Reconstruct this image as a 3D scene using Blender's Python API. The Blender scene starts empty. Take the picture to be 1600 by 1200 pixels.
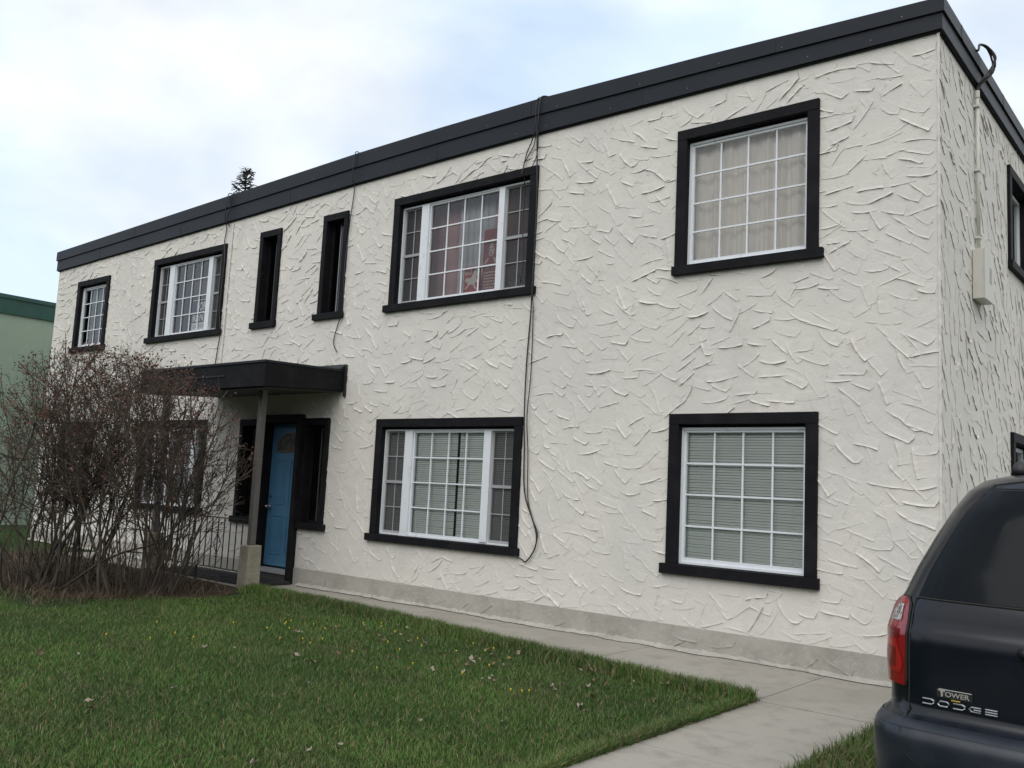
import bpy, bmesh, math, random
import numpy as np
from mathutils import Vector, Matrix

# ------------------------------------------------------------------ camera, sky, sun, exposure
scene = bpy.context.scene
C = scene.collection
CAM = Vector((2.0272, -8.0213, 1.4677))
yaw, pit, rol = [math.radians(a) for a in (39.7907, 6.6730, 2.8602)]
F = Vector((-math.sin(yaw)*math.cos(pit), math.cos(yaw)*math.cos(pit), math.sin(pit)))
R0 = Vector((math.cos(yaw), math.sin(yaw), 0)); U0 = R0.cross(F)
Rr = R0*math.cos(rol) + U0*math.sin(rol); Uu = U0*math.cos(rol) - R0*math.sin(rol)
cd = bpy.data.cameras.new('camera'); cam = bpy.data.objects.new('camera', cd); C.objects.link(cam)
M = Matrix((Rr, Uu, -F)).transposed().to_4x4(); M.translation = CAM
cam.matrix_world = M
cd.sensor_width = 36; cd.lens = 36*1407.8/1600; cd.clip_start = .05; cd.clip_end = 3000
scene.camera = cam
scene.view_settings.view_transform = 'Standard'; scene.view_settings.look = 'None'
scene.view_settings.exposure = 0.24; scene.view_settings.gamma = 1

CLOUD = (-.77, .57, .30)
SUN_EL, SUN_AZ = 50, 163          # azimuth measured clockwise from +Y
w = bpy.data.worlds.new('World'); scene.world = w; w.use_nodes = True
nt = w.node_tree; nt.nodes.clear()
def N(nt, typ, **kw):
    n = nt.nodes.new(typ)
    for k, v in kw.items():
        if k.startswith('i_'): n.inputs[k[2:].replace('_', ' ')].default_value = v
        else: setattr(n, k, v)
    return n
out = N(nt, 'ShaderNodeOutputWorld'); bg = N(nt, 'ShaderNodeBackground')
sky = N(nt, 'ShaderNodeTexSky'); sky.sky_type = 'NISHITA'; sky.sun_disc = False
sky.sun_elevation = math.radians(SUN_EL); sky.sun_rotation = math.radians(SUN_AZ); sky.dust_density = 2.5
tc = N(nt, 'ShaderNodeTexCoord')
mp = N(nt, 'ShaderNodeMapping'); mp.inputs['Scale'].default_value = (1, 1, 1.9); mp.inputs['Location'].default_value = (1.3, .4, .2)
nz = N(nt, 'ShaderNodeTexNoise', i_Scale=2.1, i_Detail=7.0, i_Roughness=.52, i_Distortion=.35)
cr = N(nt, 'ShaderNodeValToRGB'); cr.color_ramp.elements[0].position = .40; cr.color_ramp.elements[0].color = (.74, .74, .74, 1)
cr.color_ramp.elements[1].position = .60; cr.color_ramp.elements[1].color = (1, 1, 1, 1)
nz2 = N(nt, 'ShaderNodeTexNoise', i_Scale=3.2, i_Detail=7.0, i_Roughness=.5, i_Distortion=.3)
cr2 = N(nt, 'ShaderNodeValToRGB'); E_ = cr2.color_ramp.elements; E_[0].position = .36; E_[0].color = (7.2, 8.7, 10.6, 1); E_[1].position = .78; E_[1].color = (10.5, 10.6, 10.7, 1)
e_ = E_.new(.56); e_.color = (9.2, 9.9, 10.7, 1)
vd = N(nt, 'ShaderNodeVectorMath', operation='DISTANCE'); vd.inputs[1].default_value = CLOUD
ad = N(nt, 'ShaderNodeMath', operation='MULTIPLY_ADD'); ad.inputs[1].default_value = -.95; ad.inputs[2].default_value = .20
ad2 = N(nt, 'ShaderNodeMath', operation='MULTIPLY_ADD'); ad2.inputs[1].default_value = .30; ad2.inputs[2].default_value = -.22
mx2 = N(nt, 'ShaderNodeMath', operation='MAXIMUM')
sm_ = N(nt, 'ShaderNodeMath', operation='ADD')
mx = N(nt, 'ShaderNodeMix', data_type='RGBA')
L = nt.links.new
L(tc.outputs['Generated'], mp.inputs['Vector']); L(mp.outputs['Vector'], nz.inputs['Vector']); L(mp.outputs['Vector'], nz2.inputs['Vector'])
L(nz.outputs['Fac'], cr.inputs['Fac']); L(tc.outputs['Generated'], vd.inputs[0]); L(vd.outputs['Value'], ad.inputs[0]); L(vd.outputs['Value'], ad2.inputs[0]); L(ad.outputs[0], mx2.inputs[0]); L(ad2.outputs[0], mx2.inputs[1]); L(mx2.outputs[0], sm_.inputs[0]); L(nz2.outputs['Fac'], sm_.inputs[1]); L(sm_.outputs[0], cr2.inputs['Fac'])
L(cr.outputs['Color'], mx.inputs['Factor']); L(sky.outputs['Color'], mx.inputs['A']); L(cr2.outputs['Color'], mx.inputs['B'])
L(mx.outputs['Result'], bg.inputs['Color']); L(bg.outputs['Background'], out.inputs['Surface'])
bg.inputs['Strength'].default_value = 0.095
sl = bpy.data.lights.new('sun', 'SUN'); sl.energy = 1.2; sl.angle = math.radians(60); sl.color = (1, .965, .915)
so = bpy.data.objects.new('sun', sl); C.objects.link(so)
sd = Vector((math.sin(math.radians(SUN_AZ))*math.cos(math.radians(SUN_EL)), math.cos(math.radians(SUN_AZ))*math.cos(math.radians(SUN_EL)), math.sin(math.radians(SUN_EL))))
so.rotation_euler = sd.to_track_quat('Z', 'Y').to_euler()
try:
    scene.cycles.max_bounces = 8; scene.cycles.transparent_max_bounces = 16
except Exception: pass

# ------------------------------------------------------------------ materials
def mat(name, col, rough=.7, metal=0, spec=.5, noise=None, bump=None, coat=0, coat_rough=.1, attr=None):
    """noise = list of (scale, detail, colour2, low, high); bump = list of (scale, strength, distance)"""
    m = bpy.data.materials.new(name); m.use_nodes = True; nt = m.node_tree; L = nt.links.new
    b = nt.nodes['Principled BSDF']
    b.inputs['Base Color'].default_value = (*col, 1); b.inputs['Roughness'].default_value = rough
    b.inputs['Metallic'].default_value = metal; b.inputs['Specular IOR Level'].default_value = spec
    b.inputs['Coat Weight'].default_value = coat; b.inputs['Coat Roughness'].default_value = coat_rough
    tc = N(nt, 'ShaderNodeTexCoord')
    src = None
    if attr:
        a = N(nt, 'ShaderNodeVertexColor'); a.layer_name = attr; src = a.outputs['Color']
    for (sc, det, c2, lo, hi) in (noise or []):
        n = N(nt, 'ShaderNodeTexNoise', i_Detail=float(det), i_Roughness=.6)
        if isinstance(sc, tuple):
            mpn = N(nt, 'ShaderNodeMapping'); mpn.inputs['Scale'].default_value = sc; L(tc.outputs['Object'], mpn.inputs['Vector']); L(mpn.outputs['Vector'], n.inputs['Vector']); n.inputs['Scale'].default_value = 1
        else:
            n.inputs['Scale'].default_value = sc; L(tc.outputs['Object'], n.inputs['Vector'])
        r = N(nt, 'ShaderNodeMapRange'); r.inputs['From Min'].default_value = lo; r.inputs['From Max'].default_value = hi
        L(n.outputs['Fac'], r.inputs['Value'])
        x = N(nt, 'ShaderNodeMix', data_type='RGBA'); L(r.outputs['Result'], x.inputs['Factor'])
        if src is None: x.inputs['A'].default_value = (*col, 1)
        else: L(src, x.inputs['A'])
        x.inputs['B'].default_value = (*c2, 1); src = x.outputs['Result']
    if src is not None: L(src, b.inputs['Base Color'])
    prev = None
    for (sc, st, di) in (bump or []):
        n = N(nt, 'ShaderNodeTexNoise', i_Detail=6.0, i_Roughness=.65); n.inputs['Scale'].default_value = sc
        L(tc.outputs['Object'], n.inputs['Vector'])
        bm_ = N(nt, 'ShaderNodeBump'); bm_.inputs['Strength'].default_value = st; bm_.inputs['Distance'].default_value = di
        L(n.outputs['Fac'], bm_.inputs['Height'])
        if prev: L(prev, bm_.inputs['Normal'])
        prev = bm_.outputs['Normal']
    if prev: L(prev, b.inputs['Normal'])
    return m
STUCCO = mat('stucco', (.69, .67, .625), .9, spec=.2, noise=[(.9, 6, (.63, .615, .58), .42, .7), (6, 8, (.60, .56, .49), .60, .80), ((1.5, 1.5, .25), 4, (.60, .58, .54), .58, .85), (45, 3, (.52, .49, .44), .68, .8)], bump=[(9, .5, .01), (55, .6, .004)])
PLINTH = mat('plinth', (.41, .40, .36), .95, spec=.1, noise=[(3, 6, (.32, .31, .275), .4, .7), (25, 5, (.47, .455, .42), .55, .75)], bump=[(5, .6, .02), (50, .5, .004)])
TRIM = mat('trim', (.010, .010, .012), .65, spec=.10, noise=[(4, 6, (.017, .017, .019), .45, .7), (60, 2, (.03, .03, .03), .70, .8)], bump=[(40, .2, .002)])
FLASH = mat('flashing', (.015, .019, .026), .5, spec=.2, noise=[(1.2, 5, (.020, .024, .030), .4, .7), (70, 2, (.10, .10, .10), .76, .80)], bump=[(2, .15, .01)])
WHITE = mat('vinyl', (.72, .76, .80), .4, noise=[(12, 4, (.55, .58, .60), .58, .8)])
GREYFR = mat('screenframe', (.33, .34, .35), .6)
SOIL = mat('soil', (.055, .042, .03), 1, spec=.1, noise=[(14, 8, (.11, .085, .06), .45, .7), (60, 4, (.16, .13, .09), .6, .75)], bump=[(30, 1, .03)])
LAWNB = mat('lawn_base', (.03, .06, .018), 1, spec=.1, noise=[(1.2, 6, (.06, .07, .03), .45, .7), (18, 8, (.10, .085, .05), .56, .75)], bump=[(40, 1, .03)])
CONC = mat('concrete', (.33, .31, .27), .95, spec=.2, noise=[(.7, 8, (.255, .24, .205), .42, .66), (5, 9, (.24, .225, .195), .50, .72), (26, 4, (.17, .16, .14), .66, .74), (160, 2, (.40, .385, .35), .55, .7)], bump=[(120, .35, .003), (6, .2, .01)])
PIERM = mat('pier_concrete', (.30, .28, .22), .95, spec=.2, noise=[(8, 7, (.20, .19, .15), .4, .7), (40, 5, (.36, .34, .28), .5, .75)], bump=[(30, .6, .008)])
ASPH = mat('gravel', (.15, .14, .125), .95, spec=.2, noise=[(70, 3, (.30, .28, .25), .5, .65), (2, 5, (.10, .095, .085), .4, .7)], bump=[(80, 1, .01)])
DIRTSEAM = mat('joint', (.06, .055, .045), 1)
DOORB = mat('door_blue', (.07, .20, .345), .5, noise=[(3, 5, (.06, .175, .31), .45, .7)], bump=[(60, .1, .001)])
MATM = mat('rubber_mat', (.025, .026, .028), .95, noise=[(60, 3, (.05, .05, .05), .5, .7)], bump=[(90, 1, .006)])
IRON = mat('iron', (.02, .019, .019), .6, noise=[(30, 4, (.05, .035, .025), .6, .8)])
BLACKW = mat('cable', (.015, .015, .016), .5)
BOXM = mat('meter_box', (.58, .57, .52), .5, noise=[(5, 5, (.50, .49, .45), .5, .8)])
STICK = mat('sticker', (.22, .22, .22), .6, noise=[((0, 60, 90), 2, (.55, .55, .52), .5, .55)])
SOFFIT = mat('soffit', (.05, .048, .045), .8)
POSTM = mat('post_paint', (.10, .095, .09), .5, noise=[(5, 5, (.13, .125, .12), .45, .75)])
ROOFM = mat('roof_gravel', (.2, .19, .18), .95)
INTER = mat('interior', (.20, .18, .16), .9)
BLIND = mat('blind', (.86, .92, .88), .5)
CURT = mat('curtain', (.90, .85, .79), .9)
SHEER = mat('sheer', (.60, .60, .62), .9)
PINK = mat('pink_cloth', (.55, .33, .32), .9, noise=[((6, 6, .6), 4, (.44, .25, .25), .4, .7)])
DARKC = mat('dark_drape', (.075, .07, .075), .9)
GREENW = mat('green_stucco', (.29, .36, .28), .9, noise=[(.5, 5, (.25, .32, .25), .4, .7), (12, 5, (.33, .39, .31), .55, .8)], bump=[(12, .4, .01)])
GREENF = mat('green_fascia', (.010, .055, .040), .5, noise=[(1.5, 5, (.016, .075, .055), .4, .7)])
BARK = mat('bark', (.055, .042, .034), .9, noise=[(10, 5, (.10, .08, .065), .45, .7)])
TWIG = mat('twig', (.052, .041, .033), .85, noise=[(3, 4, (.13, .108, .085), .45, .7)])
BUD = mat('bud_leaf', (.10, .048, .032), .8, noise=[(5, 3, (.14, .05, .025), .45, .7), (9, 2, (.06, .06, .02), .6, .75)])
NEEDLE = mat('needles', (.018, .030, .020), .8, noise=[(3, 3, (.03, .042, .024), .4, .7)])
GRASS = mat('grass', (.05, .1, .03), .65, spec=.25, attr='col')
STRAW = mat('straw', (.13, .10, .062), .9, noise=[(5, 3, (.055, .038, .026), .4, .7)])
LEAFD = mat('dead_leaf', (.15, .09, .055), .8, noise=[(20, 4, (.14, .085, .055), .4, .7)])
LEAFP = mat('pale_leaf', (.27, .225, .18), .8, noise=[(20, 4, (.30, .25, .20), .4, .7)])
YELL = mat('dandelion', (.75, .55, .03), .8)
PAINT = mat('van_paint', (.0028, .005, .010), .22, metal=.0, spec=.42, coat=.0, coat_rough=.14, noise=[(3, 5, (.006, .008, .013), .45, .75), (150, 2, (.05, .05, .05), .73, .78)])
BUMPM = mat('bumper_paint', (.008, .013, .021), .35, metal=.0, coat=.0, coat_rough=.25, noise=[(6, 5, (.022, .027, .038), .45, .75)])
VGLASS = mat('van_glass', (.004, .006, .008), .07, spec=.12, noise=[(140, 2, (.05, .05, .05), .73, .79)])
RUBBER = mat('rubber', (.012, .012, .012), .75)
REDL = mat('red_lens', (.22, .005, .010), .18, coat=.6, noise=[((0, 40, 12), 2, (.25, .004, .008), .45, .6)])
REDD = mat('red_reflector', (.16, .004, .008), .25, coat=.6)
REDB = mat('red_bright', (.34, .010, .008), .25, coat=.6, noise=[(30, 2, (.33, .01, .01), .4, .6)])
CLEAR = mat('reverse_lens', (.55, .53, .53), .2, coat=.6, noise=[((120, 120, 25), 2, (.10, .09, .09), .45, .55)])
CHROME = mat('chrome', (.42, .43, .45), .3, metal=.9)
GOLD = mat('gold_mark', (.32, .24, .04), .45, metal=.4)
BLACKP = mat('black_plastic', (.015, .015, .017), .5)
TYRE = mat('tyre', (.02, .02, .02), .9)
RIM = mat('rim', (.45, .46, .48), .35, metal=.8)
SIGNB = mat('sign_black', (.035, .035, .04), .6)
SIGNW = mat('sign_white', (.88, .89, .90), .7)
SIGNG = mat('sign_grey', (.45, .50, .52), .7)
REDP = mat('poster_red', (.42, .045, .045), .7)
REDP2 = mat('poster_dark_red', (.30, .055, .06), .7, noise=[(8, 3, (.22, .05, .055), .4, .7)])

def glassmat(name, tint=(1, 1, 1), refl=1.0):
    m = bpy.data.materials.new(name); m.use_nodes = True; nt = m.node_tree; nt.nodes.clear(); L = nt.links.new
    o = N(nt, 'ShaderNodeOutputMaterial'); t = N(nt, 'ShaderNodeBsdfTransparent'); t.inputs['Color'].default_value = (*tint, 1)
    g = N(nt, 'ShaderNodeBsdfGlossy'); g.inputs['Roughness'].default_value = .03; g.inputs['Color'].default_value = (.95, .97, 1, 1)
    fr = N(nt, 'ShaderNodeFresnel'); fr.inputs['IOR'].default_value = 1.55
    mu = N(nt, 'ShaderNodeMath', operation='MULTIPLY'); mu.inputs[1].default_value = refl; L(fr.outputs['Fac'], mu.inputs[0])
    x = N(nt, 'ShaderNodeMixShader'); L(mu.outputs[0], x.inputs['Fac']); L(t.outputs[0], x.inputs[1]); L(g.outputs[0], x.inputs[2]); L(x.outputs[0], o.inputs['Surface'])
    return m
GLASS = glassmat('glass', (.95, .96, .96), 1.1)
def screenmat():
    m = bpy.data.materials.new('insect_screen'); m.use_nodes = True; nt = m.node_tree; nt.nodes.clear(); L = nt.links.new
    o = N(nt, 'ShaderNodeOutputMaterial'); t = N(nt, 'ShaderNodeBsdfTransparent'); d = N(nt, 'ShaderNodeBsdfDiffuse')
    d.inputs['Color'].default_value = (.085, .085, .09, 1); x = N(nt, 'ShaderNodeMixShader'); x.inputs['Fac'].default_value = .62
    L(t.outputs[0], x.inputs[1]); L(d.outputs[0], x.inputs[2]); L(x.outputs[0], o.inputs['Surface']); return m
SCREEN = screenmat()

# ------------------------------------------------------------------ mesh helpers
class MB:
    def __init__(s, T=None): s.v = []; s.f = []; s.mi = []; s.T = T; s.mat = 0
    def add(s, vs, fs):
        n = len(s.v)
        if s.T: vs = [s.T(*p) for p in vs]
        s.v += [tuple(p) for p in vs]; s.f += [tuple(i+n for i in f) for f in fs]; s.mi += [s.mat]*len(fs)
    def box(s, x0, x1, y0, y1, z0, z1):
        s.add([(x0,y0,z0),(x1,y0,z0),(x1,y1,z0),(x0,y1,z0),(x0,y0,z1),(x1,y0,z1),(x1,y1,z1),(x0,y1,z1)],
              [(0,3,2,1),(4,5,6,7),(0,1,5,4),(1,2,6,5),(2,3,7,6),(3,0,4,7)]); return s
    def quad(s, *p): s.add(list(p), [tuple(range(len(p)))]); return s
    def tube(s, pts, r, n=6, cap=True):
        pts = [Vector(p) for p in pts]; k = len(pts); rs = r if isinstance(r, (list, tuple)) else [r]*k
        vs = []; ref = Vector((.3, .2, 1))
        for i, p in enumerate(pts):
            d = (pts[min(i+1, k-1)]-pts[max(i-1, 0)])
            d = d.normalized() if d.length > 1e-9 else Vector((0, 0, 1))
            a = d.cross(ref)
            if a.length < .1: a = d.cross(Vector((1, 0, 0)))
            a.normalize(); b = d.cross(a)
            for j in range(n):
                t = 2*math.pi*j/n; vs.append(tuple(p+(a*math.cos(t)+b*math.sin(t))*rs[i]))
        fs = [(i*n+j, i*n+(j+1) % n, (i+1)*n+(j+1) % n, (i+1)*n+j) for i in range(k-1) for j in range(n)]
        if cap: fs += [tuple(range(n))[::-1], tuple((k-1)*n+j for j in range(n))]
        s.add(vs, fs); return s
    def prism(s, outline, a0, a1, axis='y'):
        """outline of 2-D points extruded between a0 and a1 along axis"""
        k = len(outline)
        def P(p, a): return (p[0], a, p[1]) if axis == 'y' else ((a, p[0], p[1]) if axis == 'x' else (p[0], p[1], a))
        s.add([P(p, a0) for p in outline]+[P(p, a1) for p in outline],
              [tuple(range(k)), tuple(range(k, 2*k))[::-1]]+[(i, (i+1) % k, k+(i+1) % k, k+i) for i in range(k)]); return s
    def build(s, name, mats, parent=None, smooth=False, bevel=0, recalc=True):
        me = bpy.data.meshes.new(name); me.from_pydata(s.v, [], s.f)
        mats = mats if isinstance(mats, (list, tuple)) else [mats]
        for m in mats: me.materials.append(m)
        if len(mats) > 1: me.polygons.foreach_set('material_index', s.mi)
        if recalc:
            bm = bmesh.new(); bm.from_mesh(me); bmesh.ops.recalc_face_normals(bm, faces=bm.faces); bm.to_mesh(me); bm.free()
        if smooth: me.polygons.foreach_set('use_smooth', [True]*len(me.polygons))
        o = bpy.data.objects.new(name, me); C.objects.link(o)
        if parent is not None:
            o.parent = parent
            off = parent.location.copy() if parent.type == 'EMPTY' else Vector((0, 0, 0))
            o.matrix_parent_inverse = Matrix.Translation(-off)
        if bevel:
            b = o.modifiers.new('bevel', 'BEVEL'); b.width = bevel; b.segments = 2; b.limit_method = 'ANGLE'
        return o
def tag(o, label=None, cat=None, group=None, kind=None):
    if label: o['label'] = label
    if cat: o['category'] = cat
    if group: o['group'] = group
    if kind: o['kind'] = kind
    return o
def empty(name, loc, **kw):
    o = bpy.data.objects.new(name, None); C.objects.link(o); o.location = loc; o.empty_display_size = .2
    tag(o, **kw); return o
def text_mb(s, width, height, mb, place, depth=.002, xo=0, zo=0, bold=.012):
    """writing turned into solid mesh; place(u, z, n) -> world point"""
    cu = bpy.data.curves.new('lettering', 'FONT'); cu.body = s; cu.size = 1; cu.extrude = .5; cu.offset = bold
    to = bpy.data.objects.new('lettering', cu); C.objects.link(to)
    dg = bpy.context.evaluated_depsgraph_get(); me = bpy.data.meshes.new_from_object(to.evaluated_get(dg))
    co = np.empty(len(me.vertices)*3); me.vertices.foreach_get('co', co); co = co.reshape(-1, 3)
    mn, mxx = co.min(0), co.max(0)
    vs = [place(xo+(c[0]-mn[0])/(mxx[0]-mn[0])*width, zo+(c[1]-mn[1])/(mxx[1]-mn[1])*height, (c[2]+.5)*depth) for c in co]
    mb.add(vs, [tuple(p.vertices) for p in me.polygons])
    bpy.data.objects.remove(to); bpy.data.meshes.remove(me); bpy.data.curves.remove(cu)
TF = lambda u, n, z: (u, -n, z)      # the front wall: u runs along x, n is outwards
TS = lambda u, n, z: (n, u, z)       # the side wall: u runs along y
def fast_mesh(name, V, Fq, mats, parent=None, mi=None):
    """V (n,3) array, Fq (m,k) array of k-gons"""
    me = bpy.data.meshes.new(name); k = Fq.shape[1]
    me.vertices.add(len(V)); me.vertices.foreach_set('co', np.asarray(V, np.float32).ravel())
    me.loops.add(Fq.size); me.loops.foreach_set('vertex_index', Fq.astype(np.int32).ravel())
    me.polygons.add(len(Fq)); me.polygons.foreach_set('loop_start', np.arange(0, Fq.size, k, dtype=np.int32))
    for m in mats: me.materials.append(m)
    if mi is not None: me.polygons.foreach_set('material_index', mi.astype(np.int32))
    me.update(); me.validate()
    o = bpy.data.objects.new(name, me); C.objects.link(o)
    if parent is not None:
        o.parent = parent; o.matrix_parent_inverse = Matrix.Translation(-parent.location) if parent.type == 'EMPTY' else Matrix()
    return o

# ------------------------------------------------------------------ ground, walks
PX0 = -.92; PY = -1.46
WALK = [(-30, -.80), (-12, -.80), (-8.3, -.86), (-6.5, -.88), (-5.07, -1.02), (-3.84, -1.17), (-2.92, -1.29), (-1.70, -1.42), (PX0, -1.46)]
g = MB(); g.quad((-400, -400, -.012), (400, -400, -.012), (400, 400, -.012), (-400, 400, -.012))
tag(g.build('ground', LAWNB, recalc=False), kind='structure')
lw = MB(); lw.add([(x, y, -.004) for x, y in WALK]+[(PX0, -12, -.004), (-30, -12, -.004)], [tuple(range(len(WALK)+2))])
tag(lw.build('lawn', LAWNB), kind='structure')
# walk along the wall and the slab towards the street, slabs with joints
rnd = random.Random(4)
def wy(x):
    for (a, b), (c, d) in zip(WALK, WALK[1:]):
        if a <= x <= c: return b+(d-b)*(x-a)/(c-a)
    return PY
pv = MB(); js = [-14, -12.3, -10.6, -9.0, -7.3, -5.6, -4.1, -2.66, -.92, .62]
for a, b in zip(js, js[1:]):
    xs = [a+.004]+[x for x, _ in WALK if a+.01 < x < b-.01]+[b-.004]
    t = rnd.uniform(-.002, .002)
    for x0, x1 in zip(xs, xs[1:]):
        pv.box_ = None
        y0, y1 = wy(x0), wy(x1)
        pv.add([(x0, y0, t), (x1, y1, t), (x1, .0, t), (x0, .0, t), (x0, y0, -.08), (x1, y1, -.08), (x1, 0, -.08), (x0, 0, -.08)], [(0, 1, 2, 3), (0, 4, 5, 1), (1, 5, 6, 2), (3, 7, 4, 0)])
tag(pv.build('sidewalk', CONC, recalc=False), kind='structure')
pv = MB(); ys = [-1.465, -3.16, -4.9, -6.6, -8.3, -10, -12]
for a, b in zip(ys, ys[1:]):
    t = rnd.uniform(-.001, .002); pv.box(PX0, -.03, b+.004, a-.004, -.09, t)
tag(pv.build('path', CONC), kind='structure')
jb = MB(); jb.quad((-14, -1.5, -.009), (.62, -1.5, -.009), (.62, 0, -.009), (-14, 0, -.009)); jb.quad((PX0, -12, -.0085), (-.03, -12, -.0085), (-.03, -1.45, -.0085), (PX0, -1.45, -.0085))
tag(jb.build('path_joints', DIRTSEAM, recalc=False), kind='structure')
dr = MB(); dr.quad((.62, -12, -.003), (4.4, -12, -.003), (4.4, 12, -.003), (.62, 12, -.003))
tag(dr.build('driveway', ASPH, recalc=False), kind='structure')
sb = MB(); sb.quad((-14.5, -3.6, .001), (-8.6, -3.3, .001), (-7.7, -2.0, .001), (-8.0, -1.0, .001), (-9, -.85, .001), (-14.5, -.85, .001))
tag(sb.build('planting_bed', SOIL, recalc=False), kind='structure')
# street and opposite verge behind the camera
st = MB(); st.quad((-200, -26, 0), (200, -26, 0), (200, -16, 0), (-200, -16, 0))
tag(st.build('road', mat('asphalt', (.05, .05, .05), .9, noise=[(40, 4, (.07, .07, .07), .4, .7)]), recalc=False), kind='structure')

tb = MB(); r = random.Random(31); rows = []  # unseen tree belt, added so van paint and window glass reflect something dark
for i in range(121):
    x = -150+2.5*i; yb_ = -46-.0022*x*x*-1 if False else -46+.0010*x*x
    rows.append([(x, yb_, -.01), (x, yb_+r.uniform(-1, 1), 4+r.uniform(-1, 1)), (x, yb_-2+r.uniform(-1, 1), 9+r.uniform(-1.5, 1.5)), (x, yb_-5, 11.5+3*math.sin(i*.37)*math.sin(i*.11)+r.uniform(-1.5, 1.5)), (x, yb_-12, 9), (x, yb_-14, -.01)])
tb.add([p for q in rows for p in q], [(i*6+j, i*6+j+1, (i+1)*6+j+1, (i+1)*6+j) for i in range(120) for j in range(5)])
tag(tb.build('reflection_treeline', mat('wood_mass', (.04, .05, .03), 1, spec=.05, noise=[(.6, 6, (.085, .075, .055), .45, .65)], bump=[(1.5, 1, .5)]), recalc=False), 'unseen belt of trees added across the street to darken reflections', 'trees', kind='stuff')
# ------------------------------------------------------------------ the apartment building
BX0 = -16.99; DEP = 9.0; WT = 5.66
bld = empty('apartment_building', (-8.5, 4.5, 0), label='two storey white stucco apartment building with black window trim and blue door', cat='apartment building')
# windows: u0,u1,zs,z1,su0,su1,z0
WIN = dict(A=(-2.54, -1.04, 3.825, 5.274, -2.56, -.99, 3.729), B=(-2.544, -1.025, .822, 2.304, -2.60, -1.00, .721),
           Cc=(-6.85, -4.395, 3.823, 5.283, -6.93, -4.36, 3.729), D=(-6.92, -4.452, .815, 2.301, -6.985, -4.42, .724),
           E=(-8.35, -7.80, 3.83, 5.287, -8.43, -7.78, 3.742), Fw=(-9.90, -9.36, 3.83, 5.267, -9.98, -9.35, 3.734),
           G=(-13.09, -10.83, 3.81, 5.225, -13.17, -10.80, 3.715), H=(-16.02, -14.72, 3.81, 5.145, -16.08, -14.68, 3.715),
           I=(-13.03, -10.95, .92, 2.34, -13.1, -10.88, .83), J=(-16.1, -14.8, .92, 2.34, -16.16, -14.76, .83),
           KL=(-10.02, -9.46, .865, 2.33, -10.08, -9.46, .775), KR=(-8.47, -7.89, .865, 2.33, -8.47, -7.84, .775))
SWIN = dict(U=(2.75, 3.95, 4.22, 5.30, 2.72, 4.0, 4.13), V=(2.74, 3.94, 1.26, 2.34, 2.70, 4.0, 1.17), U2=(5.6, 6.9, 4.0, 5.30, 5.56, 6.94, 3.9), V2=(5.6, 6.9, 1.0, 2.34, 5.56, 6.94, .9))
DOOR = (-9.48, -8.46, .03, 2.385)
def wall_sheet(mb, T, ua, ub, z0, z1, holes):
    us = sorted({ua, ub, *[h[0] for h in holes], *[h[1] for h in holes]}); zs = sorted({z0, z1, *[h[2] for h in holes], *[h[3] for h in holes]})
    for a, b in zip(us, us[1:]):
        for c, d in zip(zs, zs[1:]):
            mu, mz = (a+b)/2, (c+d)/2
            if any(h[0] < mu < h[1] and h[2] < mz < h[3] for h in holes): continue
            mb.add([T(a, 0, c), T(b, 0, c), T(b, 0, d), T(a, 0, d)], [(0, 1, 2, 3)])
hf = [(v[0]+.05, v[1]-.05, v[6]+.03, v[3]-.05) for v in WIN.values()]
hd = (DOOR[0]+.03, DOOR[1]-.03, 0.05, DOOR[3]-.05)
hs = [(v[0]+.05, v[1]-.05, v[6]+.03, v[3]-.05) for v in SWIN.values()]
PLZ = .235
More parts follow.
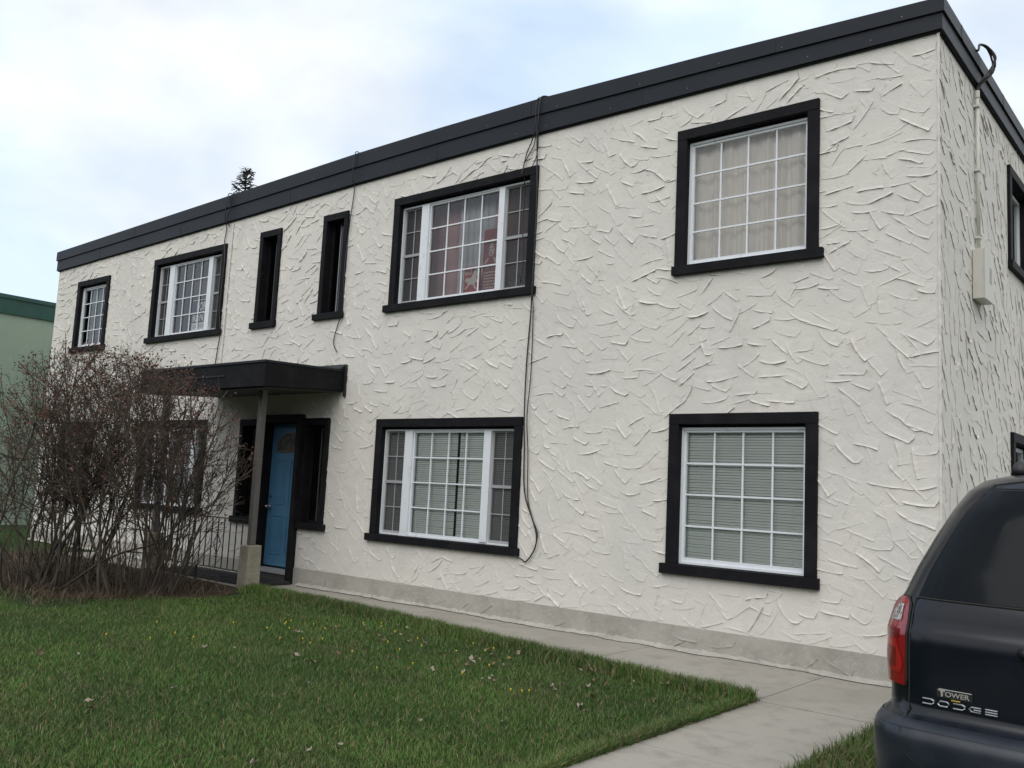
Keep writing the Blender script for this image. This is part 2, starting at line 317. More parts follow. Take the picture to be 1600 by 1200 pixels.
# strokes of trowelled stucco: each a thin wedge whose thick lower edge stands off the wall
rng = np.random.default_rng(11)
def strokes(T, ua, ub, za, zb, inner, dx, dz, th_mu, th_sd, hscale=1.0, seed=0):
    r = np.random.default_rng(seed); V = []; Q = []; nv = 0
    nu = 13; vrow = np.array([.5, .1, -.34, -.44, -.50, -.465, -.43]); nr = len(vrow)
    cells = []; zz = za+.5*dz; row = 0
    while zz < zb+.4*dz:
        uu = ua+(row % 2)*dx*.5
        while uu < ub+.4*dx: cells.append((uu, zz)); uu += dx
        zz += dz; row += 1
    ph = r.uniform(0, 6, 4)
    for (bu, bz) in cells:
        if r.random() < .05: continue
        for attempt in range(9):
            sh = 1 if attempt < 4 else .65
            cu, cz = bu+r.uniform(-.30, .30)*dx*(1+attempt*.25), bz+r.uniform(-.32, .32)*dz*(1+attempt*.25)
            Ln = r.uniform(.20, .36)*sh; wd = r.uniform(.10, .15)*sh; h = (.0035+abs(r.normal(.0035, .0028)))*hscale
            if r.random() < .25: h *= .45
            th = th_mu+.45*math.sin(cu*1.7+ph[0]+math.sin(cz*1.3+ph[1]))+r.normal(0, th_sd)
            if r.random() < .12: th -= r.uniform(.8, 1.6)
            cv = r.normal(.3, .45); t = np.linspace(-.5, .5, nu)
            wob = np.cumsum(r.normal(0, .0011, nu)); hn = np.clip(h*(1+.35*np.sin(r.uniform(0, 6)+t*r.uniform(6, 18))+r.normal(0, .16, nu)), .001, .018)
            hn = hn*np.clip(np.minimum((t+.5)*5, (.5-t)*9+.35), .2, 1)
            u_ = t*Ln; vg = vrow[:, None]*wd+np.zeros(nu)[None, :]
            vg[2:] += wob[None, :]; vg += (cv*(u_**2))[None, :]*1.5-.01
            if r.random() < .55:
                k = int(r.integers(1, 3)); vg[2:, -k:] += wd*r.uniform(.12, .45)
            bead = hn*r.uniform(.9, 1.5)
            lift = r.uniform(-.0005, .0012)
            hg = np.stack([-.0022+0*hn,   .0003+.10*hn+lift, .0006+.30*hn+lift, .001+.62*hn, .85*hn+bead*.35, .15*hn, -.0025+0*hn])
            hg[1:4, -2] += .15*h; hg[:, -1] = -.0025; hg[:, 0] = -.0022
            ug = np.broadcast_to(u_[None, :], vg.shape).copy(); ug[:, -1] = ug[:, -2]+.003
            c_, s_ = math.cos(th), math.sin(th); X = cu+ug*c_-vg*s_; Z = cz+ug*s_+vg*c_
            if X.max() > ub-.004: X -= X.max()-ub+.004
            if X.min() < ua+.004: X += ua+.004-X.min()
            if Z.max() > zb: Z -= Z.max()-zb
            if Z.min() < za+.004: Z += za+.004-Z.min()
            if not any(X.max() > q[0] and X.min() < q[1] and Z.max() > q[2] and Z.min() < q[3] for q in inner): break
        else: continue
        if Z.max() > zb+.001 or Z.min() < za-.001: continue
        for a in range(nr):
            for b in range(nu): V.append(T(X[a, b], hg[a, b], Z[a, b]))
        for a in range(nr-1):
            for b in range(nu-1): Q.append((nv+a*nu+b, nv+a*nu+b+1, nv+(a+1)*nu+b+1, nv+(a+1)*nu+b))
        nv += nr*nu
    return V, Q
inF = [(v[0]+.09, v[1]-.09, v[6]+.07, v[3]-.09) for v in WIN.values()]+[(DOOR[0]+.06, DOOR[1]-.06, 0, DOOR[3]-.06)]
inS = [(v[0]+.09, v[1]-.09, v[6]+.07, v[3]-.09) for v in SWIN.values()]
wm = MB(); wall_sheet(wm, TF, BX0, 0, PLZ, WT, hf+[hd]); wall_sheet(wm, TS, 0, DEP, PLZ, WT, hs)
# plain back and far side walls
wm.quad((BX0, 0, PLZ), (BX0, 0, WT), (BX0, DEP, WT), (BX0, DEP, PLZ)); wm.quad((BX0, DEP, PLZ), (BX0, DEP, WT), (0, DEP, WT), (0, DEP, PLZ))
for (T, a, b, inn, dx, dz, mu_, sd_, hs_, seed) in ((TF, BX0, 0, inF, .238, .128, -.20, .40, .85, 5), (TS, 0, DEP, inS, .25, .14, -.85, .35, .75, 9)):
    V, Q = strokes(T, a, b, PLZ, WT, inn, dx, dz, mu_, sd_, hs_, seed); wm.add(V, Q)
# smooth bead on the outer corner and crumbs of stucco
bp = [(rng.normal(-.002, .0015), -(rng.normal(-.002, .0015)), z) for z in np.arange(PLZ, WT, .05)]
wm.tube(bp, [.013+.002*math.sin(i*1.7) for i in range(len(bp))], 6)
for _ in range(4200):
    u, z = rng.uniform(BX0, 0), rng.uniform(PLZ, WT)
    if any(h[0] < u < h[1] and h[2] < z < h[3] for h in inF): continue
    a = rng.uniform(.002, .008); b = rng.uniform(.002, .006); q = rng.uniform(-1, 1)*a
    wm.add([TF(u-a, -.001, z), TF(u+q, -.001, z-b), TF(u+a, -.001, z+q*.3), TF(u, -.001, z+b), TF(u, .006, z)], [(0, 1, 4), (1, 2, 4), (2, 3, 4), (3, 0, 4)])
for _ in range(3400):               # thin crooked ridges left between the strokes
    u, z = rng.uniform(BX0, 0), rng.uniform(PLZ+.05, WT-.05); k = int(rng.integers(3, 7)); th = rng.normal(-.3, .9); P = [(u, z)]
    for _k in range(k): th += rng.normal(0, .35); P.append((P[-1][0]+.016*math.cos(th), P[-1][1]+.016*math.sin(th)))
    if max(p[0] for p in P) > -.01 or any(h[0] < q[0] < h[1] and h[2] < q[1] < h[3] for h in inF for q in P) or min(q[1] for q in P) < PLZ or max(q[1] for q in P) > WT: continue
    hh_ = rng.uniform(.0015, .0045); vs = []
    for i, (a, b) in enumerate(P):
        e = hh_*(1 if 0 < i < k else .1)*rng.uniform(.5, 1.3); vs += [TF(a, -.001, b+.003), TF(a, e, b-.0005), TF(a, -.001, b-.0015)]
    wm.add(vs, [(3*i+j, 3*i+3+j, 3*i+4+j, 3*i+1+j) for i in range(k) for j in (0, 1)])
wall = wm.build('wall', STUCCO, bld, recalc=False)
# plinth with rough strokes and a broken bottom edge
pm = MB()
for (a, b) in ((BX0, DOOR[0]), (DOOR[1], 0)): pm.box(a, b, -.012, .3, -.1, PLZ)
pm.box(-.3, .012, -.012, DEP, -.1, PLZ-.001); pm.box(BX0-.01, BX0+.3, .3, DEP, -.1, PLZ-.002); pm.box(BX0, 0, DEP-.3, DEP+.01, -.1, PLZ-.002)
V, Q = strokes(lambda u, n, z: (u, -n-.012, z), BX0, 0, .0, PLZ, [(DOOR[0]-.05, DOOR[1]+.05, -1, 1)], .34, .12, -.1, .3, .5, 21); pm.add(V, Q)
toe = []; x = BX0; e = .04              # ragged skirt of parging on the walk
while x < -.01:
    e = min(.085, max(.014, e+rng.normal(0, .012))); toe.append((x, e, rng.uniform(.016, .034))); x += rng.uniform(.02, .07)
for (xa, ea, za_), (xb, eb, zb_) in zip(toe, toe[1:]):
    if xb > DOOR[0]-.1 and xa < DOOR[1]+.1: continue
    pm.add([(xa, -.0121, za_+.012), (xb, -.0121, zb_+.012), (xb, -.012-eb*.8, zb_*.55), (xa, -.012-ea*.8, za_*.55), (xb, -.012-eb, .003), (xa, -.012-ea, .003)], [(0, 3, 2, 1), (3, 5, 4, 2)])
pm.build('foundation', PLINTH, bld, recalc=False)
ck = MB(); P = [(xa, -.012-ea) for xa, ea, _z in toe if xa > -8.3]; W_ = [rng.uniform(.005, .016) for _ in P]
for (p, q, w0, w1) in zip(P, P[1:], W_, W_[1:]): ck.add([(p[0], p[1]-w0, .0058), (q[0], q[1]-w1, .0058), (q[0], q[1]+.004, .0058), (p[0], p[1]+.004, .0058)], [(0, 1, 2, 3)])
tag(ck.build('crack', DIRTSEAM, recalc=False), 'long jagged dark crack where the walk meets the wall base', 'crack')
# roof deck and parapet flashing (slightly out of true, as on the real house)
rf = MB(); rf.quad((BX0, 0, 5.6), (0, 0, 5.6), (0, DEP, 5.6), (BX0, DEP, 5.6)); rf.build('roof', ROOFM, bld, recalc=False)
RT = [(-16.9, 5.885), (-13.8, 5.955), (-10.75, 6.018), (-7.66, 6.085), (-6.0, 6.095), (-4.39, 6.087), (-2.2, 6.015), (0, 5.915)]
RB = [(-16.9, 5.49), (-13.8, 5.54), (-10.75, 5.59), (-7.66, 5.655), (-6.0, 5.672), (-4.39, 5.678), (-2.2, 5.662), (0, 5.636)]
def band(mb, lo, hi, y_out, y_in=.12, x1e=None):
    """a board along the front whose top and bottom follow the two polylines"""
    k = len(lo); vs = []
    for (x, a), (_, b) in zip(lo, hi): vs += [(x, -y_out, a), (x, y_in, a), (x, y_in, b), (x, -y_out, b)]
    fs = []
    for i in range(k-1):
        p, q = 4*i, 4*i+4
        fs += [(p, q, q+3, p+3), (p+3, q+3, q+2, p+2), (p+2, q+2, q+1, p+1), (p+1, q+1, q, p)]
    fs += [(0, 3, 2, 1), (4*k-4, 4*k-3, 4*k-2, 4*k-1)]; mb.add(vs, fs)
ends = lambda P, x0, x1: [(x0, P[0][1])]+P[1:-1]+[(x1, P[-1][1])]
mid = [(x, a+(b-a)*.52) for (x, b), (_, a) in zip(RT, RB)]
fm = MB(); band(fm, ends(RB, BX0-.045, .045), ends(mid, BX0-.045, .045), .045)
z0b, z0m, z0t = RB[-1][1], mid[-1][1], RT[-1][1]
fm.box(-.12, .045, .121, DEP+.045, z0b, z0m); fm.box(BX0-.045, BX0+.12, .121, DEP, RB[0][1], mid[0][1]); fm.box(BX0, -.121, DEP-.12, DEP+.045, RB[0][1], mid[0][1])
par = fm.build('parapet', FLASH, bld)
fm = MB(); m2 = [(x, z+.004) for x, z in mid]; band(fm, ends(m2, BX0-.066, .066), ends(RT, BX0-.066, .066), .066)
fm.box(-.12, .066, .121, DEP+.066, z0m+.004, z0t); fm.box(BX0-.066, BX0+.12, .121, DEP, mid[0][1]+.004, RT[0][1]); fm.box(BX0, -.121, DEP-.12, DEP+.066, mid[0][1]+.004, RT[0][1])
fm.build('coping', FLASH, par)
fm = MB()
def zi(P, x):
    for (a, b), (c, d) in zip(P, P[1:]):
        if a <= x <= c: return b+(d-b)*(x-a)/(c-a)
    return P[-1][1]
for x in (-13.9, -10.8, -7.69, -4.55, -1.5): MB().box(x-.035, x+.035, -.069, -.05, zi(mid, x)+.006, zi(RT, x)-.003).build('seam_strip', FLASH, par)
for x in (-15.2, -12.3, -9.2, -6.1, -3.0): MB().box(x-.018, x+.018, -.0475, -.03, zi(RB, x)+.002, zi(mid, x)-.002).build('seam_strip', FLASH, par)
for y in (.55, 2.3, 4.0, 6.0): MB().box(.05, .069, y-.03, y+.03, z0m+.006, z0t-.003).build('seam_strip', FLASH, par)
fm = MB(); band(fm, [(x, z-.014) for x, z in ends(RB, BX0-.02, .02)], [(x, z-.002) for x, z in ends(RB, BX0-.02, .02)], .028); fm.box(-.02, .028, .121, DEP, z0b-.014, z0b-.002)
fm.build('drip_edge', TRIM, par)
FAST = mat('fastener_metal', (.16, .16, .17), .4, metal=.3)
for x in np.arange(-16.3, 0, .94):     # pale fastener heads
    xx = x+rng.uniform(-.2, .2); MB().box(xx-.005, xx+.005, -.070, -.06, zi(mid, xx)+.035, zi(mid, xx)+.045).build('fastener', FAST, par)
    xx = x+rng.uniform(-.4, .4); MB().box(xx-.005, xx+.005, -.049, -.04, zi(RB, xx)+.05, zi(RB, xx)+.06).build('fastener', FAST, par)

def muntins(mb, u0, u1, z0, z1, nu, nz, wd=.017, n0=-.079, n1=-.066):
    for i in range(1, nu): u = u0+(u1-u0)*i/nu; mb.box(u-wd/2, u+wd/2, n0, n1, z0, z1)
    for i in range(1, nz): z = z0+(z1-z0)*i/nz; mb.box(u0, u1, n0+.001, n1+.002, z-wd/2, z+wd/2)
def frame(mb, u0, u1, z0, z1, wd, n0, n1, wb=None, wt=None):
    wb = wb or wd; wt = wt or wd
    mb.box(u0, u1, n0, n1, z0, z0+wb); mb.box(u0, u1, n0, n1, z1-wt, z1); mb.box(u0, u0+wd, n0, n1, z0+wb, z1-wt); mb.box(u1-wd, u1, n0, n1, z0+wb, z1-wt)
def trimset(T, spec, parent, tw=.112, tt=.105):
    u0, u1, zs, z1, su0, su1, z0 = spec
    m = MB(T); m.box(u0, u1, -.13, .036, z1-tt, z1); m.box(u0, u0+tw, -.13, .033, zs, z1-tt); m.box(u1-tw, u1, -.13, .033, zs, z1-tt)
    wnd = m.build('window', TRIM, parent, bevel=.004)
    m = MB(T); m.box(su0, su1, -.14, .055, z0, zs-.001)
    m.build('sill', TRIM, wnd, bevel=.004)
    return wnd, (u0+tw, u1-tw, zs, z1-tt)
def folds(mb, u0, u1, z0, z1, n, amp, k, seed=0):
    r = random.Random(seed); cnt = int((u1-u0)/.018); us = [u0+(u1-u0)*i/cnt for i in range(cnt+1)]; ph = [r.uniform(0, 6) for _ in range(4)]
    f = lambda u: amp*(math.sin(u*k+ph[0]+1.2*math.sin(u*k*.31+ph[1]))+.4*math.sin(u*k*2.3+ph[2]))
    vs = []
    for z, s in ((z1, .7), (z1-.3*(z1-z0), 1), (z0, 1.2)):
        for u in us: vs.append((u, n+s*f(u), z))
    c = cnt+1; mb.add(vs, [(r_*c+i, r_*c+i+1, (r_+1)*c+i+1, (r_+1)*c+i) for r_ in range(2) for i in range(cnt)])
def blinds(T, u0, u1, z0, z1, n, parent, sag=0):
    mb = MB(T); z = z0+.015; k = 0
    while z < z1-.03:
        j = .0015*math.sin(k*2.1); mb.box(u0, u1, n-.010, n-.009, z, z+.001)
        mb.v = mb.v[:-8]; mb.f = mb.f[:-6]; mb.mi = mb.mi[:-6]
        mb.add([(u0, n-.008, z+.0122+j), (u1, n-.008, z+.0122-j), (u1, n+.004, z-.0112-j), (u0, n+.004, z-.0112+j)], [(0, 1, 2, 3)])
        z += .0265; k += 1
    mb.box(u0, u1, n-.02, n+.02, z1-.03, z1); mb.box(u0, u1, n-.012, n+.012, z0, z0+.012)
    for f_ in (.12, .5, .88): u = u0+(u1-u0)*f_; mb.box(u-.0015, u+.0015, n+.006, n+.008, z0, z1)
    mb.build('blind', BLIND, parent, recalc=False)
def glass(T, u0, u1, z0, z1, parent, n=-.082):
    MB(T).quad((u0, n, z0), (u1, n, z0), (u1, n, z1), (u0, n, z1)).build('pane', GLASS, parent, recalc=False)
def single(T, spec, parent, nu=4, nz=4, frw=.045):
    wnd, (a, b, c, d) = trimset(T, spec, parent)
    m = MB(T); frame(m, a, b, c+.004, d-.028, .022, -.12, -.042); frame(m, a+.022, b-.022, c+.026, d-.05, frw-.02, -.10, -.058, wb=.04)
    m.build('frame', WHITE, wnd)
    m = MB(T); muntins(m, a+.047, b-.047, c+.066, d-.075, nu, nz); m.build('muntins', WHITE, wnd)
    m = MB(T); m.box(a, b, -.125, -.045, d-.028, d); m.build('head_strip', TRIM, wnd)
    glass(T, a+.045, b-.045, c+.06, d-.072, wnd)
    return wnd, (a, b, c, d)
def triple(T, spec, parent, cuts, full=True):
    """picture window between two narrow screened sashes; cuts: left mullion, centre, right mullion edges"""
    wnd, (a, b, c, d) = trimset(T, spec, parent); m1, m2, m3, m4 = cuts; t = d-.028
    m = MB(T); frame(m, a, b, c+.004, t, .020, -.12, -.045)
    m.box(m1, m2, -.12, -.030, c+.024, t-.02); m.box(m3, m4, -.12, -.030, c+.024, t-.02)
    m.box(m1-.004, m2+.02, -.1195, -.026, c+.003, c+.024)
    frame(m, m2, m3, c+.024, t-.02, .020, -.10, -.055, wb=.03)
    m.build('frame', WHITE, wnd)
    m = MB(T); m.box(a, b, -.125, -.047, t, d); m.build('head_strip', TRIM, wnd)
    m = MB(T); muntins(m, m2+.02, m3-.02, c+.054, t-.04, 4, 4); m.build('muntins', WHITE, wnd)
    for (s0, s1) in ((a+.020, m1), (m4, b-.020)):
        m = MB(T); zb, zt = c+.026, t-.022; zm = (zb+zt)/2; frame(m, s0, s1, zb, zt, .016, -.10, -.078, wb=.028); m.box(s0, s1, -.10, -.070, zm-.018, zm+.018)
        muntins(m, s0+.016, s1-.016, zm+.018, zt-.016, 2, 2, .011, -.088, -.080); muntins(m, s0+.016, s1-.016, zb+.028, zm-.018, 2, 2, .011, -.088, -.080)
        m.build('side_sash', GREYFR, wnd)
        MB(T).quad((s0, -.0915, zb), (s1, -.0915, zb), (s1, -.0915, zt), (s0, -.0915, zt)).build('insect_screen', SCREEN, wnd, recalc=False)
    glass(T, m2+.015, m3-.015, c+.04, t-.03, wnd); glass(T, a, m1, c+.02, t-.01, wnd, -.095); glass(T, m4, b, c+.02, t-.01, wnd, -.096)
    return wnd, (a, b, c, d)

# A: upper right, curtains
wA, (a, b, c, d) = single(TF, WIN['A'], bld)
m = MB(TF); folds(m, a, b, c, d, -.165, .020, 34, 3); m.build('curtain', CURT, wA, recalc=False)
# B: lower right, blind
wB, (a, b, c, d) = single(TF, WIN['B'], bld)
blinds(TF, a+.01, b-.01, c+.01, d-.02, -.122, wB)
m = MB(TF); m.quad((a-.1, -.4, c-.1), (b+.1, -.4, c-.1), (b+.1, -.4, d+.1), (a-.1, -.4, d+.1)); m.build('back_drape', INTER, wB, recalc=False)
# C: upper middle
wC, (a, b, c, d) = triple(TF, WIN['Cc'], bld, (-6.37, -6.235, -5.03, -4.94))
m = MB(TF); folds(m, a, -5.86, c, d, -.30, .012, 22, 5); folds(m, -5.32, -4.5, c, d, -.30, .012, 22, 6); m.build('red_drape', PINK, wC, recalc=False)
m = MB(TF); folds(m, -5.88, -5.30, c, d, -.27, .018, 60, 8); m.build('sheer_curtain', SHEER, wC, recalc=False)
# D: lower middle
wD, (a, b, c, d) = triple(TF, WIN['D'], bld, (-6.42, -6.285, -5.07, -4.96))
blinds(TF, a, -5.575, c+.01, d-.02, -.125, wD); blinds(TF, -5.535, b, c+.01, d-.02, -.125, wD)
m = MB(TF); m.quad((a-.1, -.4, c-.1), (b+.1, -.4, c-.1), (b+.1, -.4, d+.1), (a-.1, -.4, d+.1)); m.build('back_drape', DARKC, wD, recalc=False)
# G: upper left with the sign
wG, (a, b, c, d) = triple(TF, WIN['G'], bld, (-12.63, -12.47, -11.40, -11.28))
m = MB(TF); folds(m, a, b, c, d, -.45, .02, 20, 9); m.build('curtain', mat('grey_curtain', (.13, .125, .14), .9), wG, recalc=False)
# H: far left
wH, (a, b, c, d) = single(TF, WIN['H'], bld)
m = MB(TF); folds(m, a, a+.16, c, d, -.2, .014, 60, 2); folds(m, b-.16, b, c, d, -.2, .014, 60, 12); folds(m, a, b, d-.30, d, -.2, .01, 40, 4)
m.build('curtain', mat('teal_curtain', (.12, .17, .15), .9), wH, recalc=False)
for (u, z) in ((-15.55, 4.25), (-15.2, 4.72), (-15.5, 4.72)):
    m = MB(TF); m.tube([(u+.07*math.cos(t), -.13, z+.07*math.sin(t)) for t in np.linspace(math.pi, 2*math.pi, 9)], .006, 5); m.build('ornament', SIGNW, wH)
wI, (a, b, c, d) = triple(TF, WIN['I'], bld, (-12.63, -12.47, -11.45, -11.33))
m = MB(TF); folds(m, a, b, c, d, -.2, .014, 50, 13); m.build('curtain', SHEER, wI, recalc=False)
wJ, (a, b, c, d) = single(TF, WIN['J'], bld)
m = MB(TF); folds(m, a, b, c, d, -.25, .014, 30, 14); m.build('curtain', mat('pale_teal_curtain', (.30, .38, .36), .9), wJ, recalc=False)
# narrow hallway lights
for key, strip in (('E', True), ('Fw', False), ('KL', False), ('KR', False)):
    wN, (a, b, c, d) = trimset(TF, WIN[key], bld, tw=.085, tt=.10)
    m = MB(TF); frame(m, a, b, c, d, .03, -.13, -.09); m.build('frame', TRIM, wN)
    m = MB(TF); mm = a+(b-a)*(.42 if strip else .45); m.box(mm-.006, mm+.006, -.122, -.108, c+.03, d-.03); m.build('glazing_bar', GREYFR if strip else POSTM, wN)
    glass(TF, a+.02, b-.02, c+.02, d-.02, wN, -.115)
    if strip: m = MB(TF); m.box(b-.085, b-.035, -.19, -.17, c, d-.06); m.build('inner_jamb', GREYFR, wN)
    else: m = MB(TF); m.box(b-.060, b-.042, -.19, -.17, c, d-.03); m.build('inner_jamb', GREYFR, wN)
    m = MB(TF); folds(m, a-.05, b+.05, c, d, -.5, .02, 20, 3); m.build('drape', DARKC, wN, recalc=False)
# side wall windows
for key in SWIN:
    wS, (a, b, c, d) = trimset(TS, SWIN[key], bld)
    m = MB(TS); mm = (a+b)/2; frame(m, a, b, c, d-.02, .04, -.13, -.075); m.box(mm-.03, mm+.03, -.125, -.070, c+.04, d-.06); m.box(a+.04, mm-.03, -.12, -.08, (c+d)/2-.015, (c+d)/2+.015); m.build('frame', WHITE, wS)
    glass(TS, a+.03, b-.03, c+.03, d-.05, wS, -.10)
    m = MB(TS); folds(m, a, b, c, d, -.35, .02, 20, 3); m.build('drape', mat('dim_drape', (.10, .12, .12), .9), wS, recalc=False)

# door
dm = MB(TF); u0, u1, z0, z1 = DOOR
dm.box(u0, u1, -.17, .09, z1-.115, z1); dm.box(u0, u0+.08, -.17, .09, .03, z1-.115); dm.box(u1-.085, u1, -.17, .09, .03, z1-.115)
surround = dm.build('door_surround', TRIM, bld, bevel=.005)
dy = .15
dm = MB(); dm.box(-9.40, -8.545, dy, dy+.045, .19, z1-.12)
door = dm.build('door', DOORB, bld, bevel=.003)
pm_ = MB()                         # raised panel mouldings
def panel(x0, x1, za, zb):
    pm_.box(x0, x1, dy-.008, dy, za, za+.022); pm_.box(x0, x1, dy-.008, dy, zb-.022, zb); pm_.box(x0, x0+.022, dy-.008, dy, za+.022, zb-.022); pm_.box(x1-.022, x1, dy-.008, dy, za+.022, zb-.022); pm_.box(x0+.05, x1-.05, dy-.006, dy, za+.05, zb-.05)
for (xa, xb) in ((-9.30, -9.02), (-8.93, -8.65)): panel(xa, xb, .36, .93); panel(xa, xb, 1.08, 1.74)
pm_.build('door_panel', DOORB, door, bevel=.003)
cx, cz = -8.975, 1.86
fo = [(cx+.30*math.cos(t), cz+.27*math.sin(t)) for t in np.linspace(0, math.pi, 17)]
MB().prism(fo, dy-.004, dy+.001).build('fan_light', mat('fan_glass', (.07, .085, .09), .15, noise=[(18, 3, (.18, .15, .11), .5, .65)]), door)
fr = MB(); fr.tube([(x, dy-.006, z) for x, z in fo+[fo[0]]], .013, 6)
for k in (.25, .5, .75): t = math.pi*k; fr.tube([(cx, dy-.007, cz), (cx+.30*math.cos(t), dy-.007, cz+.27*math.sin(t))], .004, 5)
fr.tube([(cx+.13*math.cos(t), dy-.007, cz+.12*math.sin(t)) for t in np.linspace(0, math.pi, 9)], .004, 5)
fr.build('fan_light_frame', mat('fan_frame', (.16, .13, .09), .5), door)
hn = MB(); hn.tube([(-9.335, dy, 1.04), (-9.335, dy-.03, 1.04), (-9.335, dy-.035, 1.04)], [.03, .03, .012], 12); hn.tube([(-9.335, dy-.035, 1.04), (-9.335, dy-.06, 1.04), (-9.335, dy-.09, 1.04)], [.011, .026, .02], 12); hn.build('handle', CHROME, door, smooth=True)
hn = MB(); hn.tube([(-9.335, dy, 1.2), (-9.335, dy-.02, 1.2)], .024, 12); hn.build('lock', CHROME, door)
th = MB(); th.box(-9.40, -8.545, -.075, dy-.002, .12, .165); th.build('threshold', mat('aluminium', (.55, .55, .54), .4, metal=.5), surround)
th = MB(); th.box(-9.40, -8.545, -.06, .3, .03, .118); th.box(-9.40, -8.545, dy+.05, dy+.09, .12, z1-.1); th.build('step', SOFFIT, surround)

# canopy with posts on piers
CX0, CX1, CYF = -10.75, -7.655, -1.30
def sloped(mb, x0, x1, y0, y1, zb0, zb1, zt0, zt1):   # y0 front, y1 wall
    mb.add([(x0, y0, zb0), (x1, y0, zb0), (x1, y1, zb1), (x0, y1, zb1), (x0, y0, zt0), (x1, y0, zt0), (x1, y1, zt1), (x0, y1, zt1)], [(0, 3, 2, 1), (4, 5, 6, 7), (0, 1, 5, 4), (1, 2, 6, 5), (2, 3, 7, 6), (3, 0, 4, 7)])
cm = MB(); sloped(cm, CX0, CX1, CYF, -.002, 2.615, 2.70, 2.945, 2.985)
can = cm.build('canopy', TRIM, bld, bevel=.006)
cm = MB(); sloped(cm, CX0+.05, CX1-.05, CYF+.05, -.01, 2.60, 2.688, 2.612, 2.698); cm.build('soffit', SOFFIT, can)
cm = MB(); sloped(cm, CX0-.015, CX1+.012, CYF-.015, CYF, 2.925, 2.925, 2.955, 2.955); sloped(cm, CX1, CX1+.010, CYF+.001, -.003, 2.925, 2.965, 2.955, 2.995); cm.box(CX0, CX1-.9, CYF-.010, CYF-.001, 2.77, 2.79); cm.build('drip_flashing', FLASH, can)
cm = MB(); sloped(cm, CX0, CX1+.02, -.12, -.001, 2.99, 2.99, 2.995, 3.075); cm.build('wall_flashing', FLASH, can)
cm = MB(); cm.box(CX1+.016, CX1+.05, -.035, -.001, 2.62, 3.06); cm.build('tar_bead', BLACKW, can)
for px_ in (-8.27, -10.73):
    pt = MB(); pt.box(px_-.042, px_+.042, -.87-.042, -.87+.042, .572, 2.64); po = pt.build('post', POSTM, can, bevel=.006)
for px_, dd in ((-8.27, 0), (-10.73, .004)):
    pr_ = MB(); s = .108
    pr_.add([(px_-s, -.87-s, 0), (px_+s, -.87-s, 0), (px_+s, -.87+s, 0), (px_-s, -.87+s, 0), (px_-.10, -.97, .571), (px_+.10, -.97, .567), (px_+.10, -.77, .571), (px_-.10, -.77, .571)], [(0, 3, 2, 1), (4, 5, 6, 7), (0, 1, 5, 4), (1, 2, 6, 5), (2, 3, 7, 6), (3, 0, 4, 7)])
    pr_.build('pier', PIERM, can, bevel=.012)

# ------------------------------------------------------------------ railing
rl = empty('iron_railing', (-9.5, -.87, 0), label='black wrought iron railing with scroll ornament between the porch posts', cat='railing')
ZR = .88; x0, x1 = -10.57, -8.42
MB().box(x0, x1, -.882, -.858, ZR, ZR+.014).build('top_rail', IRON, rl)
MB().box(x0, x1, -.88, -.86, .20, .212).build('bottom_rail', IRON, rl)
MB().box(x0, x1, -.88, -.86, .76, .770).build('middle_rail', IRON, rl) if False else None
n = 15
for i in range(n):
    x = x0+(x1-x0)*(i+.5)/n; MB().box(x-.006, x+.006, -.876, -.864, .213, ZR-.001).build('baluster', IRON, rl)
for xc in (-9.04, -10.0):
    sc = MB()
    for s in (-1, 1):
        sc.tube([(xc+s*a_, -.885, z_) for a_, z_ in ((.005, .40), (.03, .44), (.075, .52), (.075, .55), (.03, .63), (.005, .67))], .006, 5)
        sc.tube([(xc+s*(.03+.022*math.cos(t)), -.885, .375+.022*math.sin(t)) for t in np.linspace(0, 5.2, 12)], .005, 5)
        sc.tube([(xc+s*(.03+.022*math.cos(t)), -.885, .70+.022*math.sin(t)) for t in np.linspace(0, 5.2, 12)], .005, 5)
    sc.build('scroll_ornament', IRON, rl)
MB().box(-9.55, -9.52, -.885, -.855, .0, .199).build('foot_post', IRON, rl)
# mat
mm_ = MB(); mm_.box(-10.9, -8.42, -.74, -.07, .004, .022); mm_.box(-9.5, -8.42, -.50, -.072, .0225, .045)
k = -.72
while k < -.09: mm_.box(-10.88, -8.44, k, k+.012, .0221 if k < -.5 else .0455, .027 if k < -.5 else .049); k += .035
tag(mm_.build('door_mat', MATM), 'ribbed black rubber mat lying in front of the blue door', 'mat')

# ------------------------------------------------------------------ cables on the facade
def cable(name, pts, r, label, cat='cable', n=5, **kw):
    P = [Vector(p) for p in pts]; out_ = []
    for i in range(len(P)-1):
        p0, p1, p2, p3 = P[max(i-1, 0)], P[i], P[i+1], P[min(i+2, len(P)-1)]
        for k_ in range(5):
            t = k_/5; out_.append(.5*((2*p1)+(-p0+p2)*t+(2*p0-5*p1+4*p2-p3)*t*t+(-p0+3*p1-3*p2+p3)*t**3))
    out_.append(P[-1]); m_ = MB(); m_.tube(out_, r, n)
    return tag(m_.build(name, BLACKW, smooth=True), label, cat, **kw)
cable('cable', [(-4.28, .0, 6.10), (-4.36, -.08, 6.085), (-4.38, -.085, 5.85), (-4.40, -.075, 5.68), (-4.40, -.05, 5.35), (-4.375, -.05, 4.9), (-4.365, -.06, 4.3), (-4.36, -.075, 3.74), (-4.40, -.03, 3.5), (-4.43, -.025, 2.9), (-4.41, -.045, 2.30), (-4.40, -.03, 1.95), (-4.37, -.025, 1.45), (-4.22, -.03, 1.12), (-4.16, -.035, .95), (-4.20, -.03, .80), (-4.30, -.03, .68), (-4.36, -.035, .70), (-4.43, -.065, .73)], .0085,
      'thick black cable from the parapet past the red curtained window, looping beside the lower window')
